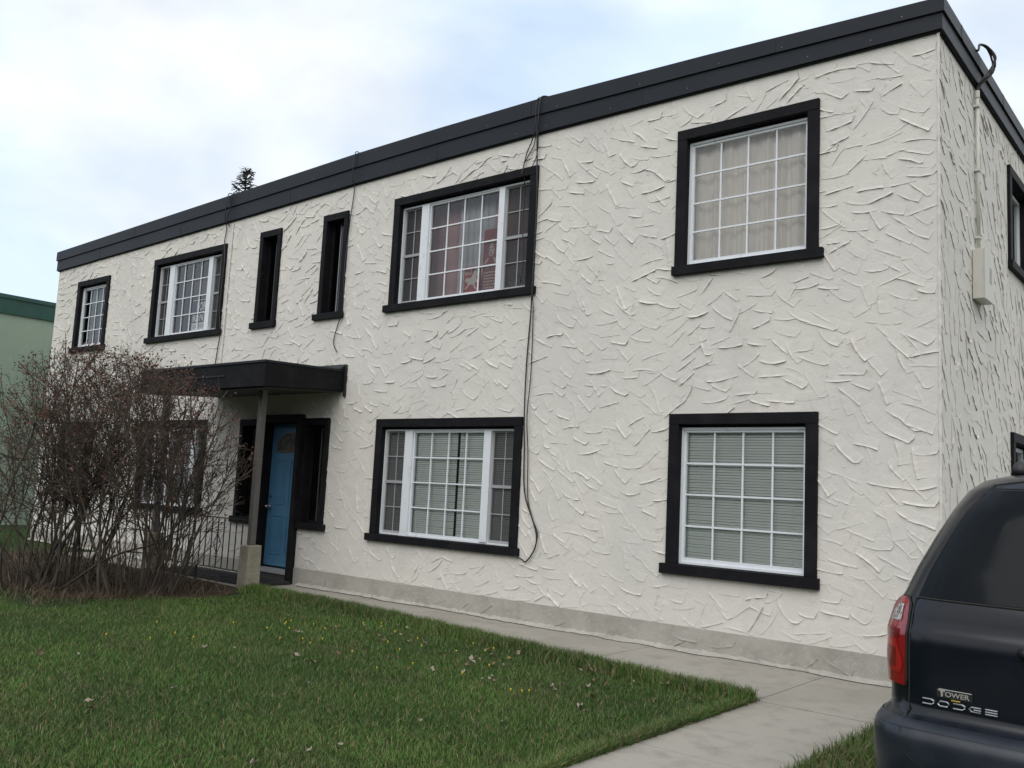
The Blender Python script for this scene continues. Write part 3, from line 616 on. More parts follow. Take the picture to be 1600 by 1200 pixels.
cable('cable', [(-4.30, .02, 6.10), (-4.41, -.08, 6.08), (-4.42, -.085, 5.8), (-4.46, -.07, 5.62), (-4.58, -.03, 5.45), (-4.62, -.035, 5.27), (-4.62, -.045, 5.2), (-4.615, .03, 5.15)], .007, 'black cable dropping from the parapet into the top of the red curtained window')
cable('cable', [(-4.42, -.075, 5.70), (-4.47, -.03, 5.55), (-4.58, -.03, 5.38), (-4.61, -.04, 5.28), (-4.625, .028, 5.0), (-4.64, .03, 4.6), (-4.60, .03, 4.2), (-4.63, .03, 3.9)], .006, 'thin black wire hanging across the right pane of the red curtained window')
cable('cable', [(-4.36, -.075, 3.75), (-4.365, -.03, 3.5), (-4.36, -.025, 2.8), (-4.37, -.045, 2.30), (-4.345, -.03, 1.9), (-4.32, -.025, 1.4), (-4.24, -.03, 1.17), (-4.155, -.03, 1.0), (-4.185, -.03, .82)], .006, 'thinner black wire running beside the thick cable down the wall')
cable('cable', [(-4.39, -.07, 5.68), (-4.41, -.03, 5.5), (-4.44, -.03, 5.36), (-4.47, -.045, 5.28)], .006, 'short black wire from the parapet to the corner of the red curtained window')
cable('cable', [(-7.69, .05, 6.10), (-7.68, -.085, 6.09), (-7.70, -.085, 5.72), (-7.71, -.03, 5.6), (-7.745, -.03, 5.2), (-7.76, -.06, 4.5), (-7.74, -.06, 3.85), (-7.86, -.025, 3.65), (-7.93, -.025, 3.4), (-7.84, -.025, 3.25)], .007, 'thin black cable beside the right hand narrow hallway window, dangling above the porch')
cable('cable', [(-10.83, .05, 6.04), (-10.82, -.085, 6.03), (-10.86, -.085, 5.65), (-10.87, -.03, 5.5), (-10.90, -.03, 5.25), (-10.80, -.06, 4.9), (-10.83, -.06, 4.2), (-10.78, -.04, 3.75), (-10.83, -.025, 3.5), (-10.87, -.025, 3.2), (-10.9, -.03, 3.02)], .008, 'black cable from the parapet down beside the for rent window to the porch roof')
cable('cable', [(-10.66, .05, 6.04), (-10.66, -.085, 6.035), (-10.72, -.085, 5.8), (-10.80, -.085, 5.62), (-10.80, -.02, 5.5)], .008, 'short dark cable over the parapet above the for rent window')
m = MB(); m.tube([(-10.70, -.018, 5.55), (-10.72, -.018, 3.1)], .012, 6); tag(m.build('conduit', STUCCO), 'white painted conduit down the wall beside the for rent window', 'conduit')
# ------------------------------------------------------------------ meter box with its conduit on the side wall
ub = empty('utility_box', (0, 1.3, 3.47), label='grey white metal utility box on the side wall under a conduit', cat='utility box')
MB().box(.006, .105, 1.125, 1.475, 3.47, 3.95).build('case', BOXM, ub, bevel=.004)
MB().box(.1055, .118, 1.118, 1.482, 3.462, 3.955).build('cover', BOXM, ub, bevel=.003)
MB().box(.1185, .1195, 1.29, 1.38, 3.64, 3.79).build('sticker', STICK, ub)
cdm = MB(); cdm.tube([(.030, 1.27, 3.955), (.030, 1.27, 5.52)], .017, 10); tag_c = cdm.build('conduit', BOXM, smooth=True)
tag(tag_c, 'pale vertical conduit running from the utility box up to the roof edge', 'conduit')
cdm = MB()
for z in (4.08, 4.75, 5.40): cdm.box(.002, .052, 1.235, 1.305, z, z+.02)
cdm.tube([(.030, 1.27, 5.50), (.030, 1.27, 5.57)], .024, 10)
o = cdm.build('clamp', BOXM, tag_c)
bd = MB()
for k in range(6):
    r = random.Random(k); j = lambda s=.012: r.uniform(-s, s)
    pts = [(.03, 1.27, 5.56), (.045+j(), 1.27+j(), 5.62), (.10+j(), 1.30+j(.03), 5.70), (.15+j(.02), 1.36+j(.03), 5.80), (.16+j(.02), 1.36+j(.03), 5.92), (.12+j(), 1.28+j(.02), 6.00), (.08, 1.16+j(), 5.99), (.078, 1.10+j(), 5.90), (.0, 1.06+j(), 5.935), (-.2, 1.05, 5.93)]
    P = [Vector(p) for p in pts]; oo = []
    for i in range(len(P)-1):
        p0, p1, p2, p3 = P[max(i-1, 0)], P[i], P[i+1], P[min(i+2, len(P)-1)]
        for q in range(5): t = q/5; oo.append(.5*((2*p1)+(-p0+p2)*t+(2*p0-5*p1+4*p2-p3)*t*t+(-p0+3*p1-3*p2+p3)*t**3))
    bd.tube(oo, .010, 5)
tag(bd.build('cable_bundle', BLACKW, smooth=True), 'twisted bundle of black service cables looping over the parapet near the corner', 'cable')

# ------------------------------------------------------------------ signs in the windows
sg = empty('rent_sign', (-11.75, .12, 3.83), label='black for rent sign with a white number strip in the upper left window', cat='sign')
sx0, sx1, sz0, sz1 = -11.90, -11.42, 3.87, 4.40; yy = .105
MB().box(sx0, sx1, yy, yy+.004, sz0+.135, sz1).build('board', SIGNB, sg)
MB().box(sx0, sx1, yy-.001, yy+.004, sz0, sz0+.133).build('number_strip', SIGNW, sg)
lt = MB(); P = lambda u, z, n: (sx0+u, yy-.001-n, sz0+z)
text_mb('FOR', .29, .15, lt, P, xo=.13, zo=.335, bold=.035); text_mb('RENT', .44, .15, lt, P, xo=.02, zo=.155, bold=.035)
lt.build('lettering', mat('sign_letter', (.88, .88, .86), .6), sg)
bdm = MB(); frame(bdm, sx0, sx1, sz0+.135, sz1, .010, 0, 0); bdm = MB(lambda u, n, z: (u, n, z)); bdm.box(sx0, sx1, yy-.002, yy, sz1-.014, sz1); bdm.build('border', SIGNW, sg)
nm = MB()
for i in range(7): u = sx0+.04+i*.06; nm.box(u, u+.035, yy-.003, yy-.0012, sz0+.04, sz0+.10)
nm.build('number', SIGNG, sg)
# red poster with horse
p1 = empty('horse_poster', (-5.4, .115, 3.86), label='red poster with white galloping horse and GO lettering, lower right of the window', cat='poster')
qx0, qx1, qz0, qz1 = -5.62, -5.34, 3.88, 4.22; yy1 = .110
MB().box(qx0, qx1, yy1, yy1+.003, qz0, qz1).build('sheet', REDP, p1)
hp = [(.02, .17), (.05, .20), (.10, .19), (.13, .20), (.16, .26), (.19, .30), (.225, .315), (.255, .30), (.262, .27), (.245, .245), (.235, .26), (.225, .225), (.21, .20), (.22, .16), (.245, .15), (.26, .12), (.235, .115), (.215, .13), (.19, .12), (.20, .08), (.235, .05), (.215, .03), (.18, .06), (.165, .10), (.12, .11), (.09, .10), (.06, .06), (.025, .05), (.03, .075), (.06, .09), (.07, .13), (.05, .15), (.03, .14)]
hm = MB(); hm.prism([(qx0+a_, qz0+b_) for a_, b_ in hp], yy1-.002, yy1-.0005); text_mb('GO', .115, .085, hm, lambda u, z, n: (qx0+.015+u, yy1-.0005-n, qz0+.235+z), .0015)
hm.build('horse_emblem', mat('emblem_white', (.62, .62, .55), .7), p1)
# second poster: generic figure with small rows of print
p2 = empty('portrait_poster', (-5.18, .118, 3.86), label='tall red poster with white portrait above rows of print, next to horse poster', cat='poster')
rx0, rx1, rz0, rz1 = -5.315, -5.06, 3.88, 4.66; yy2 = .112
MB().box(rx0, rx1, yy2, yy2+.003, rz0, rz1).build('sheet', REDP2, p2)
pf = MB()
el = lambda cx_, cz_, a_, b_, t0=0, t1=2*math.pi: [(rx0+cx_+a_*math.cos(t), rz0+cz_+b_*math.sin(t)) for t in np.linspace(t0, t1, 15)[:-1]]
pf.prism(el(.13, .50, .05, .07), yy2-.002, yy2-.0005); pf.prism(el(.15, .63, .04, .022), yy2-.002, yy2-.0005)
pf.prism([(rx0+.02, rz0+.34), (rx0+.05, rz0+.40), (rx0+.10, rz0+.42), (rx0+.07, rz0+.36)], yy2-.002, yy2-.0005); pf.prism([(rx0+.235, rz0+.34), (rx0+.21, rz0+.40), (rx0+.16, rz0+.42), (rx0+.19, rz0+.36)], yy2-.002, yy2-.0005)
pf.prism([(rx0+.10, rz0+.57), (rx0+.17, rz0+.57), (rx0+.15, rz0+.60), (rx0+.11, rz0+.595)], yy2-.0022, yy2-.0006)
pf.box(rx0+.03, rx0+.21, yy2-.002, yy2-.0005, rz0+.30, rz0+.315); pf.box(rx0+.04, rx0+.20, yy2-.002, yy2-.0005, rz0+.275, rz0+.287)
fd = MB()
for a_ in ((.105, .53, .014, .009), (.15, .53, .014, .009), (.128, .485, .022, .007), (.09, .50, .008, .03), (.128, .455, .018, .012)): fd.prism(el(*a_), yy2-.0028, yy2-.0021)
fd.build('face_shading', REDP2, p2)
r = random.Random(3)
for i in range(6):
    u = .03
    while u < .2:
        ww = r.uniform(.012, .035); pf.box(rx0+u, rx0+u+ww, yy2-.002, yy2-.0005, rz0+.03+i*.038, rz0+.05+i*.038); u += ww+.012
pf.build('printing', mat('print_white', (.50, .48, .42), .7), p2)
# things on the sill of the right hand sash
cb = MB(); cb.box(-4.92, -4.60, .16, .30, 3.83, 3.99); cb.tube([(-4.86, .22, 3.99), (-4.80, .22, 4.08), (-4.72, .22, 4.04), (-4.66, .22, 4.0)], [.02, .045, .04, .02], 7)
tag(cb.build('storage_box', mat('grey_box', (.42, .42, .40), .8, noise=[(30, 3, (.12, .12, .11), .5, .6)])), 'grey patterned box behind the right screened pane of red curtained window', 'box')

# ------------------------------------------------------------------ neighbouring green building
gb = empty('green_building', (-21.5, 6, 0), label='pale green stucco building with dark green roof fascia beyond the white one', cat='building')
GX = -21.5
MB().box(GX-12, GX, -1.4, 12, 0, 5.2).build('wall', GREENW, gb)
gf = MB(); gf.box(GX-12.05, GX+.05, -1.45, 12.05, 5.13, 5.50); gp = gf.build('fascia', GREENF, gb)
gf = MB(); gf.box(GX-12.08, GX+.08, -1.48, 12.08, 5.503, 5.60); gf.build('coping', GREENF, gb)
gwin = MB(TS); gwin.box(8, 9.2, 0, .04, 3.7, 5); gwin.build('window', TRIM, gb)

# ------------------------------------------------------------------ plants
CLIP = None
def grow(rng_, segs, tips, p, d, ln, r, depth, maxd, up=.1, nchild=(2, 4), spread=.6, nseg=5, wob=.12, lenf=.6):
    pts = [p.copy()]; rs = [r]; cur = p.copy(); dd = d.copy()
    for i in range(nseg):
        dd = (dd+Vector((rng_.gauss(0, wob), rng_.gauss(0, wob), rng_.gauss(0, wob)+up))).normalized()
        nxt = cur+dd*(ln/nseg)
        if CLIP and not CLIP(nxt, rng_): break
        cur = nxt; pts.append(cur.copy()); rs.append(r*(1-.75*(i+1)/nseg)+.0006)
        if depth < maxd and i >= (2 if depth == 0 else 1):
            for _ in range(rng_.randint(*nchild) if i > 1 else 1):
                if rng_.random() < .75:
                    sd_ = (dd+Vector((rng_.gauss(0, spread), rng_.gauss(0, spread), rng_.gauss(0.05, spread*.6)))).normalized()
                    grow(rng_, segs, tips, cur, sd_, ln*lenf*rng_.uniform(.6, 1.1), rs[-1]*.65, depth+1, maxd, up, nchild, spread, max(3, nseg-1), wob, lenf)
    if len(pts) < 2: return
    segs.append((pts, rs)); tips.append((pts[-1], dd, depth))
    if CLIP and len(pts) < nseg: tips.append((pts[-1], dd, 2)); tips.append((pts[-2], dd, 2))
    if depth >= maxd:
        for q in pts[1:-1]:
            if rng_.random() < .4: tips.append((q, dd, depth))
def segs_mesh(name, segs, m, parent, n=3, rmin=0):
    V = []; Q = []; base = 0
    for pts, rs in segs:
        k = len(pts)
        for i, p in enumerate(pts):
            d = pts[min(i+1, k-1)]-pts[max(i-1, 0)]; d.normalize(); a = d.cross(Vector((.2, .1, 1)));
            if a.length < .05: a = d.cross(Vector((1, 0, 0)))
            a.normalize(); b_ = d.cross(a)
            for j in range(n): t = 2*math.pi*j/n; q = p+(a*math.cos(t)+b_*math.sin(t))*max(rs[i], rmin); V.append((q.x, q.y, q.z))
        for i in range(k-1):
            for j in range(n): Q.append((base+i*n+j, base+i*n+(j+1) % n, base+(i+1)*n+(j+1) % n, base+(i+1)*n+j))
        base += k*n
    return fast_mesh(name, np.array(V), np.array(Q), [m], parent)
def leaves_mesh(name, tips, m, parent, size, rng_, per=2):
    V = []; Q = []; b0 = 0
    for (p, d, _) in tips:
        for _k in range(per):
            if rng_.random() < .3: continue
            s = size*rng_.uniform(.5, 1.3); a = Vector((rng_.gauss(0, 1), rng_.gauss(0, 1), rng_.gauss(0, 1))).normalized(); b_ = a.cross(Vector((rng_.gauss(0, 1), rng_.gauss(0, 1), 1))).normalized()
            c_ = p+Vector((rng_.gauss(0, size*.8), rng_.gauss(0, size*.8), rng_.gauss(0, size*.8)))
            for q in (c_-a*s*.5, c_+b_*s*.3, c_+a*s*.6, c_-b_*s*.28+a.cross(b_)*s*.15): V.append((q.x, q.y, q.z))
            Q.append((b0, b0+1, b0+2, b0+3)); b0 += 4
    return fast_mesh(name, np.array(V), np.array(Q), [m], parent)
def dome(p, r):
    k = r.uniform(.88, 1.06)
    return ((p.x+9.4)/3.4)**2+((p.y+2.7)/1.6)**2+(max(0, p.z-1.3)/1.80)**2 < k*k and p.y < -1.42 and p.x < -8.0+1.35*max(0, p.z-.25)
def shrub(loc, nst, h, lean, seed, label, rad=.3, spread=.38, group=None):
    r_ = random.Random(seed); e = empty('shrub', loc, label=label, cat='shrub', group=group); segs = []; tips = []
    for i in range(nst):
        a = r_.uniform(0, 2*math.pi); rr = rad*math.sqrt(r_.random()); p = Vector(loc)+Vector((rr*math.cos(a), rr*math.sin(a), -.02))
        t = abs(r_.gauss(0, spread)); d = Vector((math.cos(a)*t+lean[0], math.sin(a)*t+lean[1], 1)).normalized()
        hh = h*r_.uniform(.68, .98)/max(.75, d.z)
        grow(r_, segs, tips, p, d, hh, r_.choice([r_.uniform(.007, .013), r_.uniform(.010, .018), r_.uniform(.016, .026)]), 0, 2, up=.015, nchild=(2, 3), spread=.66, nseg=9, wob=.11, lenf=.34)
    for i in range(nst*2):         # dead shoots at the foot
        a = r_.uniform(0, 2*math.pi); rr = rad*1.5*math.sqrt(r_.random()); p = Vector(loc)+Vector((rr*math.cos(a), rr*math.sin(a), -.02))
        d = Vector((math.cos(a)*.6+r_.gauss(0, .3), math.sin(a)*.6+r_.gauss(0, .3), 1)).normalized(); grow(r_, segs, tips[:0], p, d, r_.uniform(.4, 1.2), .005, 1, 2, up=.02, nchild=(0, 2), spread=.6, nseg=5, wob=.12, lenf=.4)
    segs_mesh('stems', segs, TWIG, e); tp = [t for t in tips if t[0].z > .9 and (t[2] > 0)]; print('shrub', len(segs), len(tips), max(t[0].z for t in tips), max(t[0].x for t in tips))
    leaves_mesh('leaf_buds', [t for t in tp if r_.random() < .25+.65*min(1, max(0, (t[0].z-1.3)/1.1))], BUD, e, .033, r_, 1)
    return e
CLIP = dome
shrub((-8.35, -2.35, 0), 30, 3.3, (.10, .0), 1, 'tall leafless shrub with dark reddish buds in front of the porch canopy', .42, .42)
shrub((-9.75, -2.60, 0), 27, 3.3, (.0, 0), 2, 'leafless budding shrub in front of the lower far left windows', .45, .34)
shrub((-9.35, -3.30, 0), 19, 2.9, (-.12, .0), 3, 'sprawling bare shrub leaning out at the left edge nearest the camera', .42, .42)
shrub((-8.75, -1.75, 0), 13, 2.9, (.10, .0), 6, 'small thin shrub with red buds reaching across to the porch post', .20, .26)
CLIP = None
# straw, dead stalks and litter in the bed
def blades(pts, hmin, hmax, wd, r_, lay=.5):
    n_ = len(pts); h_ = r_.uniform(hmin, hmax, n_); az = r_.uniform(0, 2*np.pi, n_); ln = np.abs(r_.normal(0, lay, n_))*h_; w_ = wd*r_.uniform(.7, 1.3, n_)
    fa = az+r_.uniform(-1, 1, n_)+np.pi/2; cx_, sx_ = np.cos(fa)*w_/2, np.sin(fa)*w_/2; lx, ly = np.cos(az)*ln, np.sin(az)*ln
    V = np.empty((n_, 5, 3)); z = pts[:, 2]
    V[:, 0] = np.stack([pts[:, 0]-cx_, pts[:, 1]-sx_, z], 1); V[:, 1] = np.stack([pts[:, 0]+cx_, pts[:, 1]+sx_, z], 1)
    V[:, 2] = np.stack([pts[:, 0]+cx_*.8+lx*.35, pts[:, 1]+sx_*.8+ly*.35, z+h_*.6], 1); V[:, 3] = np.stack([pts[:, 0]-cx_*.8+lx*.35, pts[:, 1]-sx_*.8+ly*.35, z+h_*.6], 1)
    V[:, 4] = np.stack([pts[:, 0]+lx, pts[:, 1]+ly, z+h_*.98], 1)
    i = np.arange(n_)*5
    T3 = np.concatenate([np.stack([i, i+1, i+2], 1), np.stack([i, i+2, i+3], 1), np.stack([i+3, i+2, i+4], 1)])
    return V.reshape(-1, 3), T3
r_ = np.random.default_rng(8)
n_ = 6000; pts = np.stack([r_.uniform(-14, -7.9, n_), r_.uniform(-3.7, -1.0, n_), np.zeros(n_)], 1)
keep = ~((pts[:, 0] > -8.5) & (pts[:, 1] > -1.3)); pts = pts[keep]
V, T3 = blades(pts, .02, .15, .008, r_, 1.6); tag(fast_mesh('dead_stalks', V, T3, [STRAW]), 'dry straw and dead stalks under the bare shrubs', 'dry grass', kind='stuff')
# ------------------------------------------------------------------ grass
def in_lawn(x, y):
    edge = np.interp(x, [a for a, _ in WALK], [b for _, b in WALK])
    return (x < PX0+.03) & (y < edge+.035)
def ellfree(x, y): return ~((x < -7.75) & (y > -3.55-.25*np.sin(x*2.1)) & (x+y*.0 < -7.9+.3*np.sin(y*3)))
n_ = 1500000; x = r_.uniform(-19, PX0+.03, n_); y = r_.uniform(-8.2, -.8, n_)
dist = np.hypot(x-CAM.x, y-CAM.y); keep = in_lawn(x, y) & (r_.random(n_) < np.clip((4.2/dist)**1.35, 0, 1)*1.0) & ellfree(x, y) & (dist > 2.6)
hd_ = np.degrees(np.arctan2(-(x-CAM.x), y-CAM.y)); keep &= (hd_ < 82) & (hd_ > 5)
x, y, dist = x[keep], y[keep], dist[keep]
n2 = 42000; xe = r_.uniform(-8.2, PX0, n2); ye = np.interp(xe, [a for a, _ in WALK], [b for _, b in WALK])-np.abs(r_.normal(0, .13, n2))+.035+.02*np.sin(xe*9)+.015*np.sin(xe*23)      # unmown fringe by the walk
n3 = 30000; ys_ = r_.uniform(-8, -1.5, n3); xs_ = PX0-np.abs(r_.normal(0, .05, n3))+.015
n4 = 34000; x4 = r_.uniform(-.03, .66, n4); y4 = r_.uniform(-7, -1.5, n4)
def colours(n_, r_, dry, x, y):
    t = r_.random(n_)[:, None]; a_ = np.array([.032, .100, .018]); b_ = np.array([.105, .195, .042])
    c_ = a_+(b_-a_)*t
    patch = (.5+.5*np.sin(x*1.7+np.sin(y*2.3)*1.5)*np.sin(y*1.9+1+np.sin(x*1.1)))[:, None]
    c_ = c_*(.72+.4*patch)*np.array([1, 1, 1])
    pb = (.5+.5*np.sin(x*3.1+2*np.sin(y*1.7))*np.sin(y*4.3+np.sin(x*2.9)))[:, None]**3; c_ = c_+patch*np.array([.012, .006, .0]); c_ = c_*(1-.35*pb)+np.array([.075, .065, .035])*.35*pb; c_ *= (.8+.4*r_.random(n_))[:, None]
    dm_ = r_.random(n_) < dry; c_[dm_] = np.array([.22, .18, .10])*(.5+.8*r_.random((dm_.sum(), 1)))
    return c_
Vs, Ts, Cs = [], [], []; off = 0
for (xx, yy_, h0, h1, wd, lay, dry) in ((x, y, .018, .044, .0034, .8, .17), (xe, ye, .025, .12, .0045, .6, .24), (xs_, ys_, .03, .07, .004, .9, .22), (x4, y4, .03, .09, .004, .8, .30)):
    pts = np.stack([xx, yy_, np.full(len(xx), -.006)], 1)
    # widen slightly with distance so far turf stays closed
    V, T3 = blades(pts, h0, h1, wd, r_, lay); Vs.append(V); Ts.append(T3+off); off += len(V); Cs.append(np.repeat(colours(len(xx), r_, dry, xx, yy_), 5, 0))
V = np.concatenate(Vs); T3 = np.concatenate(Ts); CC = np.concatenate(Cs)
go = fast_mesh('grass', V, T3, [GRASS])
at = go.data.color_attributes.new('col', 'FLOAT_COLOR', 'POINT'); at.data.foreach_set('color', np.concatenate([CC, np.ones((len(CC), 1))], 1).astype(np.float32).ravel())
tag(go, 'short green lawn grass with dry blades along the concrete walk', 'grass', kind='stuff')
# fallen leaves and dandelions, one by one
def leaf_mesh(seed, m, s=1):
    r = random.Random(seed); mb = MB(); k = 9; ring = []
    for i in range(k):
        t = 2*math.pi*i/k; rr = (.026 if i % 2 else .038)*r.uniform(.6, 1.25)*s; ring.append((rr*math.cos(t), rr*.75*math.sin(t), .012+r.uniform(-.004, .026)*s))
    vs = [(0, 0, .012)]+ring; fs = [(0, 1+i, 1+(i+1) % k) for i in range(k)]
    mb.add(vs, fs); me = bpy.data.meshes.new('fallen_leaf'); me.from_pydata(mb.v, [], mb.f); me.materials.append(m); return me
lm = [leaf_mesh(i, m_, s_) for i, (m_, s_) in enumerate([(LEAFD, 1), (LEAFD, .7), (LEAFP, .8), (LEAFP, 1.1), (LEAFD, 1.3)])]
def spot(n_, x0, x1, y0, y1, seed):
    r = random.Random(seed); o_ = []
    while len(o_) < n_:
        x_, y_ = r.uniform(x0, x1), r.uniform(y0, y1)
        if in_lawn(np.array([x_+.06]), np.array([y_+.06]))[0] and math.hypot(x_-CAM.x, y_-CAM.y) > 3.2: o_.append((x_, y_))
    return o_
pos = [(p_, 0) for p_ in spot(52, -5.2, -1.1, -2.9, -1.2, 1)]+[(p_, 1) for p_ in spot(44, -8.5, -1.3, -6.0, -1.4, 2)]
r = random.Random(5)
for (lx, ly), _k in pos:
    k_ = r.choice([0, 0, 1, 2, 2, 3, 4]); o = bpy.data.objects.new('fallen_leaf', lm[k_]); C.objects.link(o); o.location = (lx, ly, .018); o.rotation_euler = (r.uniform(-.5, .5), r.uniform(-.5, .5), r.uniform(0, 6.28)); s_ = r.uniform(.5, 1.0); o.scale = (s_, s_, s_)
    tag(o, 'pale curled dry leaf lying in the lawn grass' if k_ in (2, 3) else 'dark brown crumpled dead leaf lying in the lawn grass', 'leaf', 'pale fallen leaves' if k_ in (2, 3) else 'brown fallen leaves')
dmesh = MB(); dmesh.add([(.011*math.cos(t), .011*math.sin(t), .004) for t in np.linspace(0, 2*math.pi, 9)[:-1]]+[(0, 0, .009), (0, 0, -.03)], [(i, (i+1) % 8, 8) for i in range(8)]+[((i+1) % 8, i, 9) for i in range(8)])
dme = bpy.data.meshes.new('dandelion'); dme.from_pydata(dmesh.v, [], dmesh.f); dme.materials.append(YELL)
for (lx, ly) in spot(26, -5.6, -1.7, -2.9, -1.5, 9)+spot(12, -6.6, -2.5, -4.2, -1.5, 19):
    o = bpy.data.objects.new('dandelion', dme); C.objects.link(o); o.scale = (.62, .62, .62); o.location = (lx, ly, .046); o.rotation_euler = (r.uniform(-.3, .3), r.uniform(-.3, .3), 0)
    tag(o, 'tiny yellow dandelion flower in the lawn near the walk', 'flower', 'yellow dandelions in the lawn')

# ------------------------------------------------------------------ trees behind
def conifer(loc, h, label, seed):
    r_ = random.Random(seed); e = empty('spruce_tree', loc, label=label, cat='tree'); base = Vector(loc)
    MB().tube([base+Vector((0, 0, z)) for z in np.linspace(-.2, h*.985, 8)], [h*.014*(1-z)+.02 for z in np.linspace(0, 1, 8)], 8).build('trunk', BARK, e)
    V = []; Q = []; b0 = 0; z = h*.08; segs = []
    while z < h-.30:
        f_ = 1-z/h; Lb = .16+f_*h*.22; nb = 4 if f_ < .1 else (5 if f_ < .4 else 7); ph = r_.uniform(0, 6)
        for k in range(nb):
            a = ph+2*math.pi*k/nb+r_.uniform(-.3, .3); L_ = Lb*r_.uniform(.6, 1.15); dirv = Vector((math.cos(a), math.sin(a), 0)); pts = []
            for i in range(6): t = i/5; pts.append(base+Vector((0, 0, z))+dirv*L_*t*(1-.45*max(0, 1-f_/.10))+Vector((0, 0, L_*(.28*t-.30*t*t+.22*t**3+1.1*t*max(0, 1-f_/.12)))))
            segs.append((pts, [.02*f_+.008]*5+[.004])); nn = int(10+L_*16)
            for j in range(nn):
                t = r_.random()**.8; q = pts[0].lerp(pts[-1], t); i = min(4, int(t*5)); q = pts[i].lerp(pts[i+1], t*5-i); s = r_.uniform(.07, .16)
                sd_ = (dirv*r_.uniform(.2, 1)+Vector((-dirv.y, dirv.x, 0))*r_.choice([-1, 1])*r_.uniform(.3, 1)+Vector((0, 0, r_.uniform(-.5, .6)))).normalized(); nn_ = sd_.cross(Vector((r_.gauss(0, 1), r_.gauss(0, 1), 1))).normalized()
                q0 = q; q1 = q+sd_*s*1.6
                for pnt in (q0-nn_*s*.18, q0+nn_*s*.18, q1+nn_*s*.1, q1-nn_*s*.1): V.append((pnt.x, pnt.y, pnt.z))
                Q.append((b0, b0+1, b0+2, b0+3)); b0 += 4
        z += .16+f_*.22
    fast_mesh('crown', np.array(V), np.array(Q), [NEEDLE], e); segs_mesh('limbs', segs, BARK, e)
conifer((-25.6, 9.7, 0), 12.55, 'dark spruce tree whose tip shows above the white building roof', 4)
def bare_tree(loc, h, label, seed):
    r_ = random.Random(seed); e = empty('bare_tree', loc, label=label, cat='tree'); segs = []; tips = []
    grow(r_, segs, tips, Vector(loc)-Vector((0, 0, .2)), Vector((0, 0, 1)), h, h*.022, 0, 4, up=.12, nchild=(1, 3), spread=.55, nseg=7, wob=.07, lenf=.50)
    zm_ = max(p.z for pp, _ in segs for p in pp); f_ = h/zm_; L0 = Vector(loc); segs = [([L0+(p-L0)*f_ for p in pp], rs) for pp, rs in segs]
    big = segs[-1:]; segs_mesh('trunk', big, BARK, e, 7); segs_mesh('branches', segs[:-1], TWIG, e, 3, .006)
bare_tree((-45.0, 12.5, 0), 10.9, 'bare spring tree seen over the green fascia', 7)

# ------------------------------------------------------------------ minivan
VX, VY = 1.615, -3.77
van = empty('minivan', (VX, VY+2.5, 0), label='dark navy minivan parked with its rear beside the building corner', cat='minivan')
# level: z, half width, rear y, front y, corner radius, rear bow
LV = [(.24, .86, -.00, 4.90, .16, .03), (.30, .955, -.10, 5.0, .20, .05), (.42, .974, -.125, 5.03, .24, .06), (.50, .974, -.125, 5.03, .24, .06), (.545, .966, -.11, 5.02, .22, .06),
      (.575, .955, -.04, 4.99, .22, .06), (.60, .935, -.005, 4.97, .22, .06), (.66, .940, .0, 4.93, .24, .06), (.80, .950, .0, 4.80, .25, .06), (.93, .948, .004, 4.65, .25, .06), (.965, .944, .022, 4.55, .26, .06), (1.03, .928, .034, 4.25, .27, .06),
      (1.09, .900, .055, 3.85, .28, .06), (1.20, .865, .11, 3.60, .29, .055), (1.35, .805, .195, 3.25, .30, .055), (1.48, .745, .27, 2.95, .31, .05), (1.57, .695, .335, 2.75, .32, .05), (1.625, .64, .40, 2.6, .34, .05), (1.655, .56, .49, 2.45, .38, .04), (1.672, .42, .66, 2.25, .38, .03)]
def interp(z, k):
    for a_, b_ in zip(LV, LV[1:]):
        if a_[0] <= z <= b_[0]: t = (z-a_[0])/(b_[0]-a_[0]); return a_[k]+(b_[k]-a_[k])*t
    return LV[0][k] if z < LV[0][0] else LV[-1][k]
def ring(z, q=12):
    w_, y0, y1, rc, bow = [interp(z, k) for k in range(1, 6)]; pts = []
    # start at rear centre going to the left side (x negative), round to the front and back
    def rear(xn): return y0+bow*(xn/w_)**2
    rc = min(rc, w_*.9)
    half = [(-(w_-rc)*t, None) for t in np.linspace(0, 1, 9)]
    P = [(x_, rear(x_)) for x_, _ in half]
    yb = rear(w_-rc)
    for t in np.linspace(0, math.pi/2, q)[1:]: P.append((-(w_-rc)-rc*math.sin(t), yb+rc*(1-math.cos(t))))
    rf_ = min(.35, w_*.8)
    for t in np.linspace(0, 1, 8)[1:]: P.append((-w_, yb+rc+(y1-rf_-yb-rc)*t))
    for t in np.linspace(0, math.pi/2, 7)[1:]: P.append((-(w_-rf_)-rf_*math.cos(t), y1-rf_+rf_*math.sin(t)))
    for t in np.linspace(0, 1, 4)[1:]: P.append((-(w_-rf_)*(1-t), y1+.04*t))
    full = P+[(-x_, y_) for x_, y_ in P[-2:0:-1]]
    return [(VX+x_, VY+y_, z) for x_, y_ in full]
def on_body(s, z, off=.0):
    """point on the rear/left surface: s = path length from the rear centre towards the left"""
    rg = [Vector(p) for p in ring(z, 12)][:40]; acc = 0
    for a_, b_ in zip(rg, rg[1:]):
        l_ = (b_-a_).length
        if acc+l_ >= s:
            t = (s-acc)/l_; p = a_.lerp(b_, t); d = (b_-a_).normalized(); nrm = Vector((d.y, -d.x, 0))
            if nrm.dot(p-Vector((VX, VY+1.2, z))) < 0: nrm = -nrm
            return p+nrm*off
        acc += l_
    return rg[-1]
zl = []
for a_, b_ in zip(LV, LV[1:]): zl += [a_[0]+(b_[0]-a_[0])*t for t in (0, .5)]
zl.append(LV[-1][0])
vm = MB(); rings = [ring(z) for z in zl]; K = len(rings[0])
vs = [p for rg in rings for p in rg]
